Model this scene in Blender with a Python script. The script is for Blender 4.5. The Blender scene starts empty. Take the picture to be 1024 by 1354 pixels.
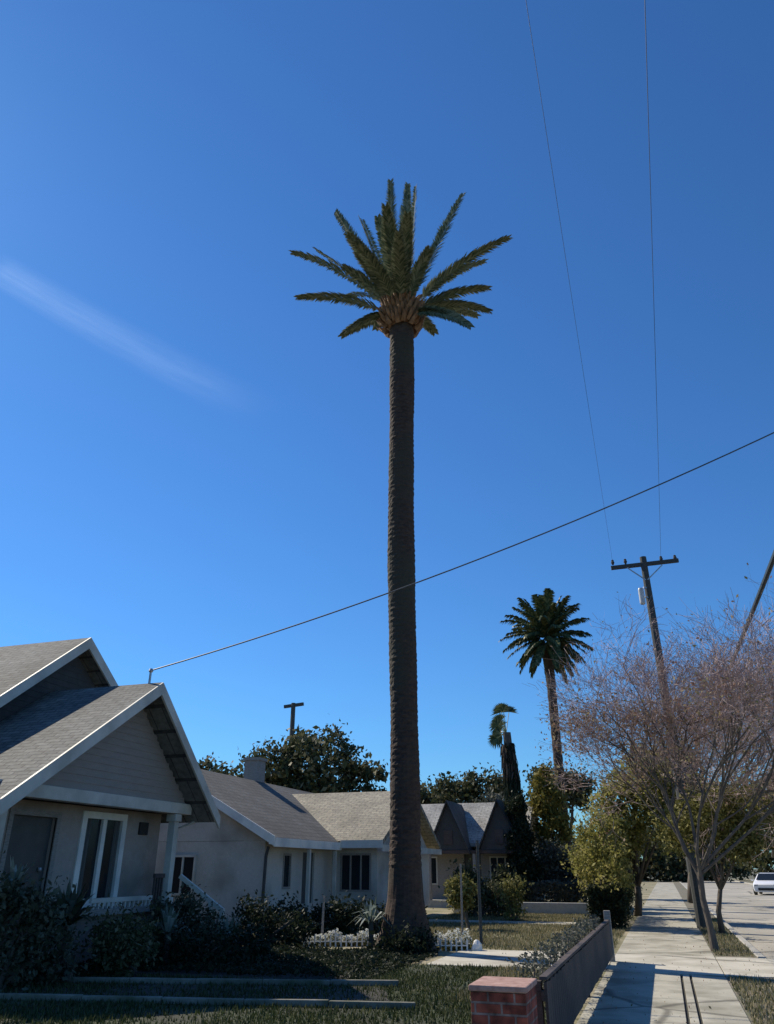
import bpy, math, random
import numpy as np
from mathutils import Vector, Matrix
random.seed(7); RNG = np.random.default_rng(7)
R = math.radians
scene = bpy.context.scene
COL = scene.collection

# ------------------------------------------------------------------ materials
def new_mat(name):
    m = bpy.data.materials.new(name); m.use_nodes = True
    nt = m.node_tree; b = nt.nodes['Principled BSDF']
    return m, nt, b
def N(nt, t, **kw):
    n = nt.nodes.new(t)
    for k, v in kw.items():
        if hasattr(n, k): setattr(n, k, v)
        else: n.inputs[k.replace('_', ' ')].default_value = v
    return n
def c4(c): return (c[0], c[1], c[2], 1)
def surf(name, ca, cb, scale=6, rough=.85, bump=.3, dist=.01, detail=6, stretch=(1, 1, 1), big=None, metal=0, spec=None, crack=None):
    """two-tone noise material with fine bump; 'big' adds a broad stain colour"""
    m, nt, b = new_mat(name)
    tc = N(nt, 'ShaderNodeTexCoord'); mp = N(nt, 'ShaderNodeMapping'); mp.inputs['Scale'].default_value = stretch
    nt.links.new(tc.outputs['Object'], mp.inputs['Vector'])
    no = N(nt, 'ShaderNodeTexNoise', Scale=scale, Detail=detail, Roughness=.65)
    nt.links.new(mp.outputs[0], no.inputs['Vector'])
    ra = N(nt, 'ShaderNodeValToRGB'); ra.color_ramp.elements[0].position = .32; ra.color_ramp.elements[1].position = .68
    ra.color_ramp.elements[0].color = c4(ca); ra.color_ramp.elements[1].color = c4(cb)
    nt.links.new(no.outputs['Fac'], ra.inputs['Fac'])
    out = ra.outputs['Color']
    if big:
        n2 = N(nt, 'ShaderNodeTexNoise', Scale=big[1], Detail=4); nt.links.new(tc.outputs['Object'], n2.inputs['Vector'])
        r2 = N(nt, 'ShaderNodeValToRGB'); r2.color_ramp.elements[0].position = .45; r2.color_ramp.elements[1].position = .66
        nt.links.new(n2.outputs['Fac'], r2.inputs['Fac'])
        mx = N(nt, 'ShaderNodeMix', data_type='RGBA'); nt.links.new(r2.outputs['Color'], mx.inputs['Factor'])
        nt.links.new(out, mx.inputs[6]); mx.inputs[7].default_value = c4(big[0]); out = mx.outputs[2]
    if crack:
        wn = N(nt, 'ShaderNodeTexNoise', Scale=crack * 2.5, Detail=5); nt.links.new(tc.outputs['Object'], wn.inputs['Vector'])
        wm = N(nt, 'ShaderNodeMix', data_type='VECTOR'); wm.inputs['Factor'].default_value = .28; nt.links.new(tc.outputs['Object'], wm.inputs[4]); nt.links.new(wn.outputs['Color'], wm.inputs[5])
        vo = N(nt, 'ShaderNodeTexVoronoi', feature='DISTANCE_TO_EDGE'); vo.inputs['Scale'].default_value = crack; nt.links.new(wm.outputs[1], vo.inputs['Vector'])
        cr = N(nt, 'ShaderNodeMapRange'); nt.links.new(vo.outputs['Distance'], cr.inputs[0]); cr.inputs[1].default_value = .004; cr.inputs[2].default_value = .016; cr.inputs[3].default_value = .45; cr.inputs[4].default_value = 1
        cm = N(nt, 'ShaderNodeVectorMath', operation='SCALE'); nt.links.new(out, cm.inputs[0]); nt.links.new(cr.outputs[0], cm.inputs['Scale']); out = cm.outputs[0]
    nt.links.new(out, b.inputs['Base Color'])
    b.inputs['Roughness'].default_value = rough; b.inputs['Metallic'].default_value = metal
    if spec is not None: b.inputs['Specular IOR Level'].default_value = spec
    if bump:
        bp = N(nt, 'ShaderNodeBump', Strength=bump, Distance=dist); nt.links.new(no.outputs['Fac'], bp.inputs['Height'])
        nt.links.new(bp.outputs[0], b.inputs['Normal'])
    return m
def leafy(name, cols, rough=.6, transl=.25):
    """foliage: every leaf (mesh island) draws its own tint"""
    m, nt, b = new_mat(name)
    g = N(nt, 'ShaderNodeNewGeometry'); ra = N(nt, 'ShaderNodeValToRGB')
    els = ra.color_ramp.elements
    els[0].color = c4(cols[0]); els[1].color = c4(cols[-1])
    for i, c in enumerate(cols[1:-1]):
        e = els.new((i + 1) / (len(cols) - 1)); e.color = c4(c)
    nt.links.new(g.outputs['Random Per Island'], ra.inputs['Fac'])
    nt.links.new(ra.outputs['Color'], b.inputs['Base Color']); b.inputs['Roughness'].default_value = rough
    b.inputs['Specular IOR Level'].default_value = .12
    tr = N(nt, 'ShaderNodeBsdfTranslucent'); nt.links.new(ra.outputs['Color'], tr.inputs['Color'])
    mx = N(nt, 'ShaderNodeMixShader', Fac=transl)
    nt.links.new(b.outputs[0], mx.inputs[1]); nt.links.new(tr.outputs[0], mx.inputs[2])
    nt.links.new(mx.outputs[0], nt.nodes['Material Output'].inputs['Surface'])
    return m
def bricky(name, c1, c2, mortar, bw, bh, axes, msize=.02, rough=.9, bump=.6, noise=.5, off=.5):
    """brick / shingle courses; axes = (u weights, v weights) of object xyz"""
    m, nt, b = new_mat(name)
    tc = N(nt, 'ShaderNodeTexCoord'); sx = N(nt, 'ShaderNodeSeparateXYZ'); nt.links.new(tc.outputs['Object'], sx.inputs[0])
    def lin(w):
        prev = None
        for i, k in enumerate(w):
            if not k: continue
            mu = N(nt, 'ShaderNodeMath', operation='MULTIPLY'); nt.links.new(sx.outputs[i], mu.inputs[0]); mu.inputs[1].default_value = k
            if prev is None: prev = mu
            else:
                ad = N(nt, 'ShaderNodeMath', operation='ADD'); nt.links.new(prev.outputs[0], ad.inputs[0]); nt.links.new(mu.outputs[0], ad.inputs[1]); prev = ad
        return prev
    cb = N(nt, 'ShaderNodeCombineXYZ'); nt.links.new(lin(axes[0]).outputs[0], cb.inputs[0]); nt.links.new(lin(axes[1]).outputs[0], cb.inputs[1])
    br = N(nt, 'ShaderNodeTexBrick', offset=off)
    for k, v in dict(Color1=c4(c1), Color2=c4(c2), Mortar=c4(mortar), Scale=1).items(): br.inputs[k].default_value = v
    br.inputs['Mortar Size'].default_value = msize; br.inputs['Brick Width'].default_value = bw; br.inputs['Row Height'].default_value = bh
    br.inputs['Mortar Smooth'].default_value = .2
    nt.links.new(cb.outputs[0], br.inputs['Vector'])
    no = N(nt, 'ShaderNodeTexNoise', Scale=9, Detail=8); nt.links.new(tc.outputs['Object'], no.inputs['Vector'])
    n3 = N(nt, 'ShaderNodeTexNoise', Scale=.7, Detail=4); nt.links.new(tc.outputs['Object'], n3.inputs['Vector'])
    av = N(nt, 'ShaderNodeMath', operation='MULTIPLY'); nt.links.new(no.outputs['Fac'], av.inputs[0]); nt.links.new(n3.outputs['Fac'], av.inputs[1])
    mr = N(nt, 'ShaderNodeMapRange'); nt.links.new(av.outputs[0], mr.inputs[0])
    mr.inputs[1].default_value = .1; mr.inputs[2].default_value = .4; mr.inputs[3].default_value = 1 - noise; mr.inputs[4].default_value = 1 + noise * .5
    mx = N(nt, 'ShaderNodeVectorMath', operation='SCALE'); nt.links.new(br.outputs['Color'], mx.inputs[0]); nt.links.new(mr.outputs[0], mx.inputs['Scale'])
    nt.links.new(mx.outputs[0], b.inputs['Base Color']); b.inputs['Roughness'].default_value = rough
    iv = N(nt, 'ShaderNodeMath', operation='SUBTRACT'); iv.inputs[0].default_value = 1; nt.links.new(br.outputs['Fac'], iv.inputs[1])
    ad = N(nt, 'ShaderNodeMath', operation='ADD'); nt.links.new(iv.outputs[0], ad.inputs[0]); nt.links.new(no.outputs['Fac'], ad.inputs[1])
    bp = N(nt, 'ShaderNodeBump', Strength=bump, Distance=.012); nt.links.new(ad.outputs[0], bp.inputs['Height']); nt.links.new(bp.outputs[0], b.inputs['Normal'])
    return m
def glassy(name, c=(.015, .02, .025)):
    m, nt, b = new_mat(name)
    no = N(nt, 'ShaderNodeTexNoise', Scale=1.5); bp = N(nt, 'ShaderNodeBump', Strength=.05, Distance=.02)
    nt.links.new(no.outputs['Fac'], bp.inputs['Height']); nt.links.new(bp.outputs[0], b.inputs['Normal'])
    b.inputs['Base Color'].default_value = c4(c); b.inputs['Roughness'].default_value = .12; b.inputs['Specular IOR Level'].default_value = .25
    return m

M = dict(
    shingle1=bricky('grey_shingle', (.22, .22, .20), (.15, .155, .145), (.07, .07, .07), .32, .15, ((1, 0, 0), (0, 1, .8)), .012),
    shingle2=bricky('charcoal_shingle', (.115, .112, .10), (.085, .083, .075), (.04, .04, .04), .32, .15, ((0, 1, 0), (.9, 0, .45)), .012),
    shingle3=bricky('tan_shingle', (.38, .34, .25), (.31, .28, .21), (.17, .15, .12), .32, .15, ((1, 0, 0), (0, .9, .5)), .012),
    shingle4=bricky('pale_shingle', (.44, .42, .38), (.36, .35, .32), (.2, .2, .18), .32, .15, ((1, 0, 0), (0, .9, .5)), .012),
    grey_siding=surf('grey_siding', (.26, .225, .20), (.31, .27, .235), 3, .75, .15, stretch=(1, 1, 5)),
    taupe=surf('taupe_stucco', (.32, .27, .235), (.38, .32, .28), 12, .9, .3, .006, big=((.21, .18, .155), 1.0)),
    pale_wall=surf('pale_grey_stucco', (.47, .44, .39), (.56, .52, .46), 14, .9, .4, .006, big=((.34, .31, .27), .9)),
    trim=surf('pale_trim', (.52, .50, .44), (.62, .59, .52), 5, .6, .15, .004, big=((.40, .38, .33), 1.1)),
    white=surf('white_trim', (.74, .71, .64), (.84, .81, .74), 5, .55, .1, .003, big=((.55, .56, .54), 1.3)),
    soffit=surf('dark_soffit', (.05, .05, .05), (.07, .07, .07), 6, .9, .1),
    dark_wood=surf('dark_wood', (.055, .040, .036), (.10, .075, .066), 7, .8, .4, .006, stretch=(1, 1, 8), big=((.03, .027, .03), 1.4)),
    grey_wood=surf('weathered_wood', (.20, .18, .16), (.33, .30, .27), 9, .85, .4, .005, stretch=(1, 1, 6)),
    tar_wood=surf('creosote_wood', (.035, .04, .04), (.075, .08, .078), 10, .85, .4, .006, stretch=(1, 1, 4)),
    door=surf('dark_door', (.05, .055, .055), (.07, .075, .075), 4, .5, .1),
    curtain=surf('grey_curtain', (.07, .075, .07), (.10, .105, .10), 6, .95, .1, stretch=(6, 6, 1)),
    glass=glassy('window_glass'),
    brick=bricky('red_brick', (.48, .115, .07), (.30, .07, .045), (.36, .24, .20), .225, .082, ((1, 1, 0), (0, 0, 1)), .010, .95, 1.0, .9),
    cap=surf('weathered_cap', (.28, .15, .12), (.46, .30, .25), 12, .9, .5, .008),
    concrete=surf('pale_concrete', (.34, .32, .255), (.46, .435, .355), 2.2, .9, .45, .005, 14, big=((.25, .235, .18), 1.3), crack=.35),
    concrete2=surf('driveway_concrete', (.46, .435, .36), (.55, .52, .44), 3, .9, .4, .004, 14, big=((.36, .335, .27), 1.2), crack=.3),
    dull_edging=surf('dull_concrete', (.14, .14, .11), (.24, .235, .20), 7, .95, .5, .006, 8, big=((.08, .09, .05), 1.5)),  # darker concrete tone with broad dark greenish patches
    kerb=surf('kerb_concrete', (.32, .31, .28), (.42, .41, .37), 6, .9, .4, .005, 8),
    asphalt=surf('worn_asphalt', (.28, .265, .225), (.36, .34, .29), 22, .95, .5, .006, 10, big=((.42, .39, .33), .35), crack=.22),
    shade_soil=surf('shade_dark_soil', (.02, .018, .014), (.05, .045, .035), 9, .95, .6, .02, 10),  # soil tone kept dark to paint in the yard's shade
    joint=surf('joint_filler', (.03, .03, .025), (.06, .055, .04), 20, .95, .2),
    soil=surf('dry_soil', (.12, .10, .075), (.24, .21, .16), 7, .95, .7, .02, 10, big=((.10, .11, .055), 1.2)),
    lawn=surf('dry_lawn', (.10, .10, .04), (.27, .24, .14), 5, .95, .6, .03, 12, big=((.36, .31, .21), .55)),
    shade_greenlawn=surf('shade_green_lawn', (.022, .034, .013), (.055, .07, .03), 6, .95, .6, .03, 12, big=((.03, .03, .018), .7)),  # green turf, darkened so the house shade sits in its colour
    terrain=surf('far_ground', (.07, .075, .04), (.15, .14, .09), .5, .95, .3, .03, 10),
    bark=surf('grey_bark', (.06, .05, .04), (.15, .125, .10), 9, .9, .7, .012, stretch=(1, 1, .4)),
    twig=surf('mauve_twig', (.28, .205, .19), (.46, .355, .335), 3, .85, .2),
    darkbark=surf('dark_bark', (.06, .05, .04), (.12, .10, .08), 9, .9, .6, .01, stretch=(1, 1, .4)),
    boot=surf('palm_boot', (.10, .05, .025), (.36, .20, .10), 7, .9, .7, .02, stretch=(1, 1, .6)),
    rachis=surf('palm_rachis', (.20, .22, .09), (.30, .30, .14), 5, .5, .1),
    frond=leafy('palm_frond_green', [(.05, .075, .045), (.10, .125, .075), (.17, .19, .12), (.26, .27, .18)], .85, .2),
    frond2=leafy('far_frond', [(.03, .055, .03), (.06, .09, .045), (.12, .14, .06), (.20, .20, .10)], .45, .15),
    deadfrond=leafy('dead_frond', [(.05, .04, .035), (.10, .075, .06), (.16, .12, .09)], .8, .1),
    lv_dark=leafy('dark_foliage', [(.035, .045, .022), (.06, .07, .03), (.10, .105, .05), (.20, .18, .11)]),
    lv_shade=leafy('blue_green_foliage', [(.03, .04, .022), (.07, .08, .05), (.14, .15, .11)]),
    lv_pale=leafy('pale_foliage', [(.10, .13, .10), (.20, .24, .20), (.34, .38, .34)]),
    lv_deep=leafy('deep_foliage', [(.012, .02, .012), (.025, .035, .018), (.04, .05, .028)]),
    lv_yellow=leafy('yellow_green_foliage', [(.10, .09, .018), (.20, .17, .035), (.28, .23, .06), (.13, .13, .03)]),
    lv_olive=leafy('olive_foliage', [(.07, .07, .022), (.14, .14, .04), (.22, .21, .065), (.28, .25, .10)]),
    lv_bright=leafy('bright_olive_foliage', [(.12, .12, .03), (.22, .22, .06), (.32, .30, .09), (.38, .33, .14)], .6, .42),
    lv_grey=leafy('grey_green_foliage', [(.06, .07, .055), (.10, .11, .085), (.17, .165, .13)]),
    lv_rust=leafy('rust_leaves', [(.22, .12, .09), (.32, .20, .14), (.20, .15, .11), (.34, .27, .15), (.19, .18, .07)]),
    blade=leafy('grass_blades', [(.07, .085, .03), (.15, .15, .07), (.28, .24, .14), (.40, .35, .23)]),
    green_blade=leafy('shade_green_blades', [(.018, .03, .01), (.04, .055, .02), (.07, .09, .035), (.13, .14, .07)]),  # green blades, darkened to paint in the lawn's shade
    flower=leafy('white_petals', [(.55, .56, .5), (.8, .8, .75)]),
    paint_white=surf('white_paint', (.78, .79, .8), (.82, .83, .84), 2, .25, 0, spec=.6),
    rubber=surf('black_rubber', (.02, .02, .02), (.035, .035, .035), 10, .8, .1),
    steel=surf('dull_steel', (.35, .35, .36), (.5, .5, .5), 8, .45, .1, metal=.8),
    transformer=surf('transformer_grey', (.42, .43, .44), (.55, .56, .57), 5, .45, .05),
    cable=surf('black_cable', (.02, .035, .04), (.035, .05, .055), 10, .6, .1),
    wire=surf('dark_wire', (.035, .05, .07), (.05, .07, .09), 10, .5, .0),
    lamp_glass=surf('lamp_lens', (.6, .6, .6), (.75, .75, .75), 2, .15, 0),
)

# ------------------------------------------------------------------ mesh helpers
class MB:
    def __init__(s): s.v = []; s.f = []
    def add(s, vs, fs):
        o = len(s.v); s.v += [tuple(p) for p in vs]; s.f += [tuple(i + o for i in f) for f in fs]; return s
    def box(s, x0, x1, y0, y1, z0, z1):
        vs = [(x, y, z) for x in (x0, x1) for y in (y0, y1) for z in (z0, z1)]
        return s.add(vs, [(0, 1, 3, 2), (4, 6, 7, 5), (0, 4, 5, 1), (2, 3, 7, 6), (0, 2, 6, 4), (1, 5, 7, 3)])
    def prism(s, poly, d):
        """polygon (3-D points) pushed by vector d"""
        n = len(poly); a = [Vector(p) for p in poly]; b = [p + Vector(d) for p in a]
        return s.add(a + b, [tuple(range(n))[::-1], tuple(range(n, 2 * n))] + [(i, (i + 1) % n, (i + 1) % n + n, i + n) for i in range(n)])
    def bar(s, p, q, w, h=None, up=(0, 0, 1)):
        p = Vector(p); q = Vector(q); d = (q - p).normalized(); h = h or w
        side = d.cross(Vector(up)); side = side.normalized() if side.length > 1e-4 else Vector((1, 0, 0)); u = side.cross(d)
        poly = [p + side * a * w / 2 + u * b * h / 2 for a, b in ((-1, -1), (1, -1), (1, 1), (-1, 1))]
        return s.prism(poly, q - p)
    def tube(s, pts, rs, n=8, cap=True):
        pts = [Vector(p) for p in pts]; rs = rs if hasattr(rs, '__len__') else [rs] * len(pts)
        o = len(s.v); u = None
        for i, p in enumerate(pts):
            d = (pts[min(i + 1, len(pts) - 1)] - pts[max(i - 1, 0)]).normalized()
            if u is None: u = d.cross(Vector((.13, .9, .37))).normalized()
            u = (u - d * u.dot(d)).normalized(); w = d.cross(u)
            for k in range(n):
                a = 2 * math.pi * k / n; s.v.append(tuple(p + (u * math.cos(a) + w * math.sin(a)) * rs[i]))
        for i in range(len(pts) - 1):
            for k in range(n):
                s.f.append((o + i * n + k, o + i * n + (k + 1) % n, o + (i + 1) * n + (k + 1) % n, o + (i + 1) * n + k))
        if cap:
            s.f.append(tuple(o + k for k in range(n))[::-1]); s.f.append(tuple(o + (len(pts) - 1) * n + k for k in range(n)))
        return s
    def lathe(s, c, prof, n=24, wob=0):
        o = len(s.v)
        for r, z in prof:
            for k in range(n):
                a = 2 * math.pi * k / n; q = r * (1 + wob * (random.random() - .5)); s.v.append((c[0] + q * math.cos(a), c[1] + q * math.sin(a), c[2] + z))
        for i in range(len(prof) - 1):
            for k in range(n): s.f.append((o + i * n + k, o + i * n + (k + 1) % n, o + (i + 1) * n + (k + 1) % n, o + (i + 1) * n + k))
        s.f.append(tuple(o + k for k in range(n))[::-1]); s.f.append(tuple(o + (len(prof) - 1) * n + k for k in range(n)))
        return s
    def build(s, name, mat, parent=None, smooth=False, bevel=0):
        me = bpy.data.meshes.new(name); me.from_pydata(s.v, [], s.f); me.update()
        me.materials.append(M[mat] if isinstance(mat, str) else mat)
        if smooth: me.polygons.foreach_set('use_smooth', [True] * len(me.polygons))
        o = bpy.data.objects.new(name, me); COL.objects.link(o)
        if bevel:
            b = o.modifiers.new('bevel', 'BEVEL'); b.width = bevel; b.segments = 2; b.limit_method = 'ANGLE'
        if parent:
            o.parent = parent; o.matrix_parent_inverse = Matrix.Translation(-parent.location)
        return o
def fast_mesh(name, V, nper, mat, parent=None):
    """V: (n*nper,3) array of separate little faces"""
    me = bpy.data.meshes.new(name); n = len(V); nf = n // nper
    me.vertices.add(n); me.vertices.foreach_set('co', V.astype(np.float32).ravel())
    me.loops.add(n); me.loops.foreach_set('vertex_index', np.arange(n, dtype=np.int32))
    me.polygons.add(nf); me.polygons.foreach_set('loop_start', np.arange(0, n, nper, dtype=np.int32))
    me.update(calc_edges=True); me.materials.append(M[mat])
    o = bpy.data.objects.new(name, me); COL.objects.link(o)
    if parent:
        o.parent = parent; o.matrix_parent_inverse = Matrix.Translation(-parent.location)
    return o
def tag(o, label, cat, group=None, kind=None):
    o['label'] = label; o['category'] = cat
    if group: o['group'] = group
    if kind: o['kind'] = kind
    return o
def structure(o, label=None):
    o['kind'] = 'structure'
    return o
def thing(name, label, cat, loc=(0, 0, 0), group=None):
    o = bpy.data.objects.new(name, None); COL.objects.link(o); o.location = loc; o.empty_display_size = .3
    return tag(o, label, cat, group)
def unit(n):
    a = RNG.normal(size=(n, 3)); return a / np.linalg.norm(a, axis=1, keepdims=True)
def leaf_quads(P, size, up=.0, aspect=.55):
    """a small diamond leaf at each point"""
    n = len(P); a = unit(n); a[:, 2] = a[:, 2] * (1 - up) + up; a /= np.linalg.norm(a, axis=1, keepdims=True)
    b = np.cross(a, unit(n)); b /= np.linalg.norm(b, axis=1, keepdims=True) + 1e-9
    s = (size * RNG.uniform(.35, 1.0, n) * RNG.uniform(.8, 2.0, n))[:, None]
    V = np.stack([P - a * s, P + b * s * aspect, P + a * s, P - b * s * aspect], 1)
    return V.reshape(-1, 3)
def crown_points(blobs, n, clumps, cs, flat=1.):
    """blobs: (cx,cy,cz,rx,ry,rz); leaves gather in clumps scattered through each blob, denser to its skin"""
    w = np.array([b[3] * b[4] * b[5] for b in blobs]) ** .7; w /= w.sum(); out = []
    for b, q in zip(blobs, w):
        k = max(3, int(clumps * q)); d = unit(k); r = RNG.uniform(.35, 1, k) ** .5
        C = np.array(b[:3]) + d * r[:, None] * np.array(b[3:]) * .86
        m = max(10, int(n * q)); i = RNG.integers(0, k, m)
        sz = RNG.uniform(.5, 1.4, k)[i][:, None]
        out.append(C[i] + RNG.normal(size=(m, 3)) * cs * sz * np.array((1, 1, flat)))
    return np.concatenate(out)
def limbs(mb, base, blobs, r, split=.4, n=7):
    base = Vector(base); k = max(3, min(9, len(blobs) * 2))
    top = sum((Vector(b[:3]) for b in blobs), Vector()) / len(blobs)
    fork = base.lerp(top, split)
    mb.tube([base, base.lerp(fork, .5) + Vector((random.uniform(-.1, .1), random.uniform(-.1, .1), 0)), fork], [r * 1.25, r, r * .85], n)
    for i in range(k):
        b = blobs[i % len(blobs)]
        t = Vector((b[0] + random.uniform(-.7, .7) * b[3], b[1] + random.uniform(-.7, .7) * b[4], b[2] + random.uniform(-.3, .7) * b[5]))
        mid = fork.lerp(t, .5) + Vector((random.uniform(-.15, .15), random.uniform(-.15, .15), .12)) * b[3]
        mb.tube([fork - Vector((0, 0, r * .5)), mid, t], [r * .55, r * .33, r * .1], 5)
def make_tree(name, label, cat, base, blobs, n, leaf, mat, clumps=60, cs=.3, r=.2, bark='darkbark', group=None, split=.4, flat=.8):
    t = thing(name, label, cat, base, group)
    mb = MB(); limbs(mb, base, blobs, r, split); mb.build('trunk', bark, t, True)
    fast_mesh('crown', leaf_quads(crown_points(blobs, n, clumps, cs, flat), leaf), 4, mat, t)
    return t
def make_shrub(name, label, base, blobs, n, leaf, mat, clumps=25, cs=.12, r=.04, cat='shrub', group=None):
    t = thing(name, label, cat, base, group)
    mb = MB()
    for b in blobs:
        for k in range(4):
            q = (b[0] + random.uniform(-.6, .6) * b[3], b[1] + random.uniform(-.6, .6) * b[4], b[2] + random.uniform(-.2, .6) * b[5])
            mb.tube([(base[0] + random.uniform(-.1, .1), base[1] + random.uniform(-.1, .1), base[2]), ((base[0] + q[0]) / 2, (base[1] + q[1]) / 2, q[2] * .6), q], [r, r * .7, r * .3], 5)
    mb.build('stem', 'darkbark', t)
    fast_mesh('foliage', leaf_quads(crown_points(blobs, n, clumps, cs), leaf), 4, mat, t)
    return t

# ------------------------------------------------------------------ camera, sky, sun
cam = bpy.data.cameras.new('camera'); co = bpy.data.objects.new('camera', cam); COL.objects.link(co)
co.location = (0, 0, 1.6); co.rotation_euler = (R(90 + 25.22), 0, R(18.41))
cam.sensor_fit = 'VERTICAL'; cam.sensor_height = 36; cam.sensor_width = 27; cam.lens = 26.59; cam.clip_end = 6000; cam.clip_start = .05
scene.camera = co
SUN = Vector((-.700, .285, .655)).normalized()
el = math.asin(SUN.z); az = math.atan2(SUN.x, SUN.y)
w = bpy.data.worlds.new('World'); scene.world = w; w.use_nodes = True; nt = w.node_tree
bg = nt.nodes['Background']; sky = nt.nodes.new('ShaderNodeTexSky'); sky.sky_type = 'NISHITA'; sky.sun_disc = False
sky.sun_elevation = el; sky.sun_rotation = az % (2 * math.pi); sky.altitude = 100; sky.air_density = 1.2; sky.dust_density = .12; sky.ozone_density = 4.0
tint = nt.nodes.new('ShaderNodeVectorMath'); tint.operation = 'MULTIPLY'; tint.inputs[1].default_value = (.53, 1.04, 1.58)
nt.links.new(sky.outputs[0], tint.inputs[0]); nt.links.new(tint.outputs[0], bg.inputs[0]); bg.inputs[1].default_value = .059
sl = bpy.data.lights.new('sun', 'SUN'); sl.energy = 4.2; sl.angle = R(.53); sl.color = (1, .90, .74)
so = bpy.data.objects.new('sun', sl); COL.objects.link(so); so.rotation_euler = SUN.to_track_quat('Z', 'Y').to_euler(); so.location = SUN * 60
scene.view_settings.view_transform = 'Standard'; scene.view_settings.look = 'None'; scene.view_settings.gamma = 1; scene.view_settings.exposure = .45
scene.cycles.max_bounces = 6; scene.cycles.transparent_max_bounces = 16

# ------------------------------------------------------------------ ground, paths, road
def sheet(name, poly, z, mat):
    return structure(MB().add([(x, y, z) for x, y in poly], [tuple(range(len(poly)))]).build(name, mat))
def rect(x0, x1, y0, y1): return [(x0, y0), (x1, y0), (x1, y1), (x0, y1)]
sheet('ground', rect(-1500, 1500, -300, 2500), -.16, 'terrain')
structure(MB().box(-60, -1.2, -5, 120, -.3, 0).build('lawn', 'lawn'))
structure(MB().box(1.66, 9.2, -5, 150, -.3, -.10).build('road', 'asphalt'))
structure(MB().box(9.35, 60, -5, 150, -.3, .0).build('lawn', 'lawn'))
structure(MB().box(9.2, 9.35, -5, 150, -.3, .02).build('kerb', 'kerb'))
structure(MB().box(.69, 1.5, -5, 15.45, -.3, -.005).build('verge', 'soil'))
structure(MB().box(.69, 1.5, 18.55, 120, -.3, -.005).build('verge', 'soil'))
structure(MB().box(1.5, 1.655, -5, 15.2, -.3, .015).build('kerb', 'kerb', bevel=.02))
structure(MB().box(1.5, 1.655, 18.8, 120, -.3, .015).build('kerb', 'kerb', bevel=.02))
# sidewalk slabs with dark joints between them
sw = MB(); y = -4.0
while y < 15.4:
    y1 = min(y + 1.85, 15.46)
    for x0, x1 in ((-1.198, -.005), (.035, .135), (.175, .69)): sw.box(x0, x1, y + .008, y1 - .008, -.3, .004)
    y += 1.85
y = 18.54
while y < 110:
    sw.box(-1.198, .69, y + .008, y + 1.84, -.3, .004 + random.uniform(0, .006)); y += 1.85
structure(sw.build('sidewalk', 'concrete', bevel=.004))
structure(MB().box(-1.198, .69, -5, 120, -.32, -.02).build('sidewalk_joint', 'joint'))
dr = MB()
for x0, x1 in ((-4.4, -2.8), (-2.785, -1.21), (-1.2, .69), (.705, 1.63)): dr.box(x0, x1, 15.47, 18.53, -.31, .010)
structure(dr.build('driveway', 'concrete2', bevel=.004))
structure(MB().add([(1.63, 15.47, .008), (2.3, 15.3, -.095), (2.3, 18.7, -.095), (1.63, 18.53, .008)], [(0, 1, 2, 3)]).build('driveway_apron', 'concrete2'))
structure(MB().box(-16, -1.4, 27.0, 28.3, -.2, .02).build('path', 'concrete', bevel=.01))
structure(MB().prism([(-12.5, 9.1, .004), (-3.5, 10.75, .004), (-4.2, 12.45, .004), (-12.5, 10.35, .004)], (0, 0, .01)).build('path', 'shade_soil'))  # dark slab; shade over the path is painted into its colour
for a, b, nm in (((-13, 10.35), (-4.0, 12.58), 'long pale concrete edging kerb across the shaded lawn, nearer the palm'), ((-13, 8.9), (-3.2, 10.75), 'long pale concrete edging kerb nearest the bottom of the shaded lawn')):
    mb = MB(); A = Vector((a[0], a[1], .045)); B = Vector((b[0], b[1], .045)); n = 9
    for i in range(n): mb.bar(A.lerp(B, (i + .003) / n) + Vector((0, 0, random.uniform(-.01, .004))), A.lerp(B, (i + .997) / n) + Vector((0, 0, random.uniform(-.01, .004))), .07, .08)
    tag(mb.build('edging_kerb', 'dull_edging', bevel=.012), nm, 'edging', 'edging kerbs of the shaded lawn path')
tag(MB().box(-8.2, -2.3, 33.0, 33.25, -.1, .40).build('garden_wall', 'kerb', bevel=.02), 'low pale concrete garden wall across the far lawn before the hedge', 'wall')

structure(MB().prism([(-14, 5, .001), (-1.32, 5, .001), (-1.32, 11.2, .001), (-2.4, 13.2, .001), (-3.1, 15.4, .001), (-14, 15.4, .001)], (0, 0, .0025)).build('lawn', 'shade_greenlawn'))  # dark green sheet painting in the house's shade over the front yard
# grass: too many blades to count
def grass(name, regions, n, h, label, mat='blade'):
    A = np.array([(r[1] - r[0]) * (r[3] - r[2]) for r in regions]); A = A / A.sum(); P = []
    for r, a in zip(regions, A):
        m = int(n * a); P.append(np.stack([RNG.uniform(r[0], r[1], m), RNG.uniform(r[2], r[3], m), np.full(m, r[4] if len(r) > 4 else 0.)], 1))
    P = np.concatenate(P); m = len(P); keep = (np.sin(P[:, 0] * 2.1 + 1) * np.cos(P[:, 1] * 1.7) + RNG.normal(size=m) * .6) > -.5
    P = P[keep]; m = len(P); d = unit(m) * np.array((.5, .5, 0)); hh = h * RNG.uniform(.4, 1.3, m)
    wv = np.cross(d, (0, 0, 1.)); wv /= np.linalg.norm(wv, axis=1, keepdims=True) + 1e-9; wv *= RNG.uniform(.004, .012, m)[:, None] * 1.3
    V = np.stack([P - wv, P + wv, P + d * hh[:, None] + np.stack([0 * hh, 0 * hh, hh], 1)], 1).reshape(-1, 3)
    o = fast_mesh(name, V, 3, mat); o['kind'] = 'stuff'; o['label'] = label; o['category'] = 'grass'
grass('grass', [(-9.5, -1.32, 6, 12.6), (-5, -3.0, 12.6, 15.4)], 60000, .06, 'short green grass of the foreground lawn, darkened to paint in its shade', 'green_blade')
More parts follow.
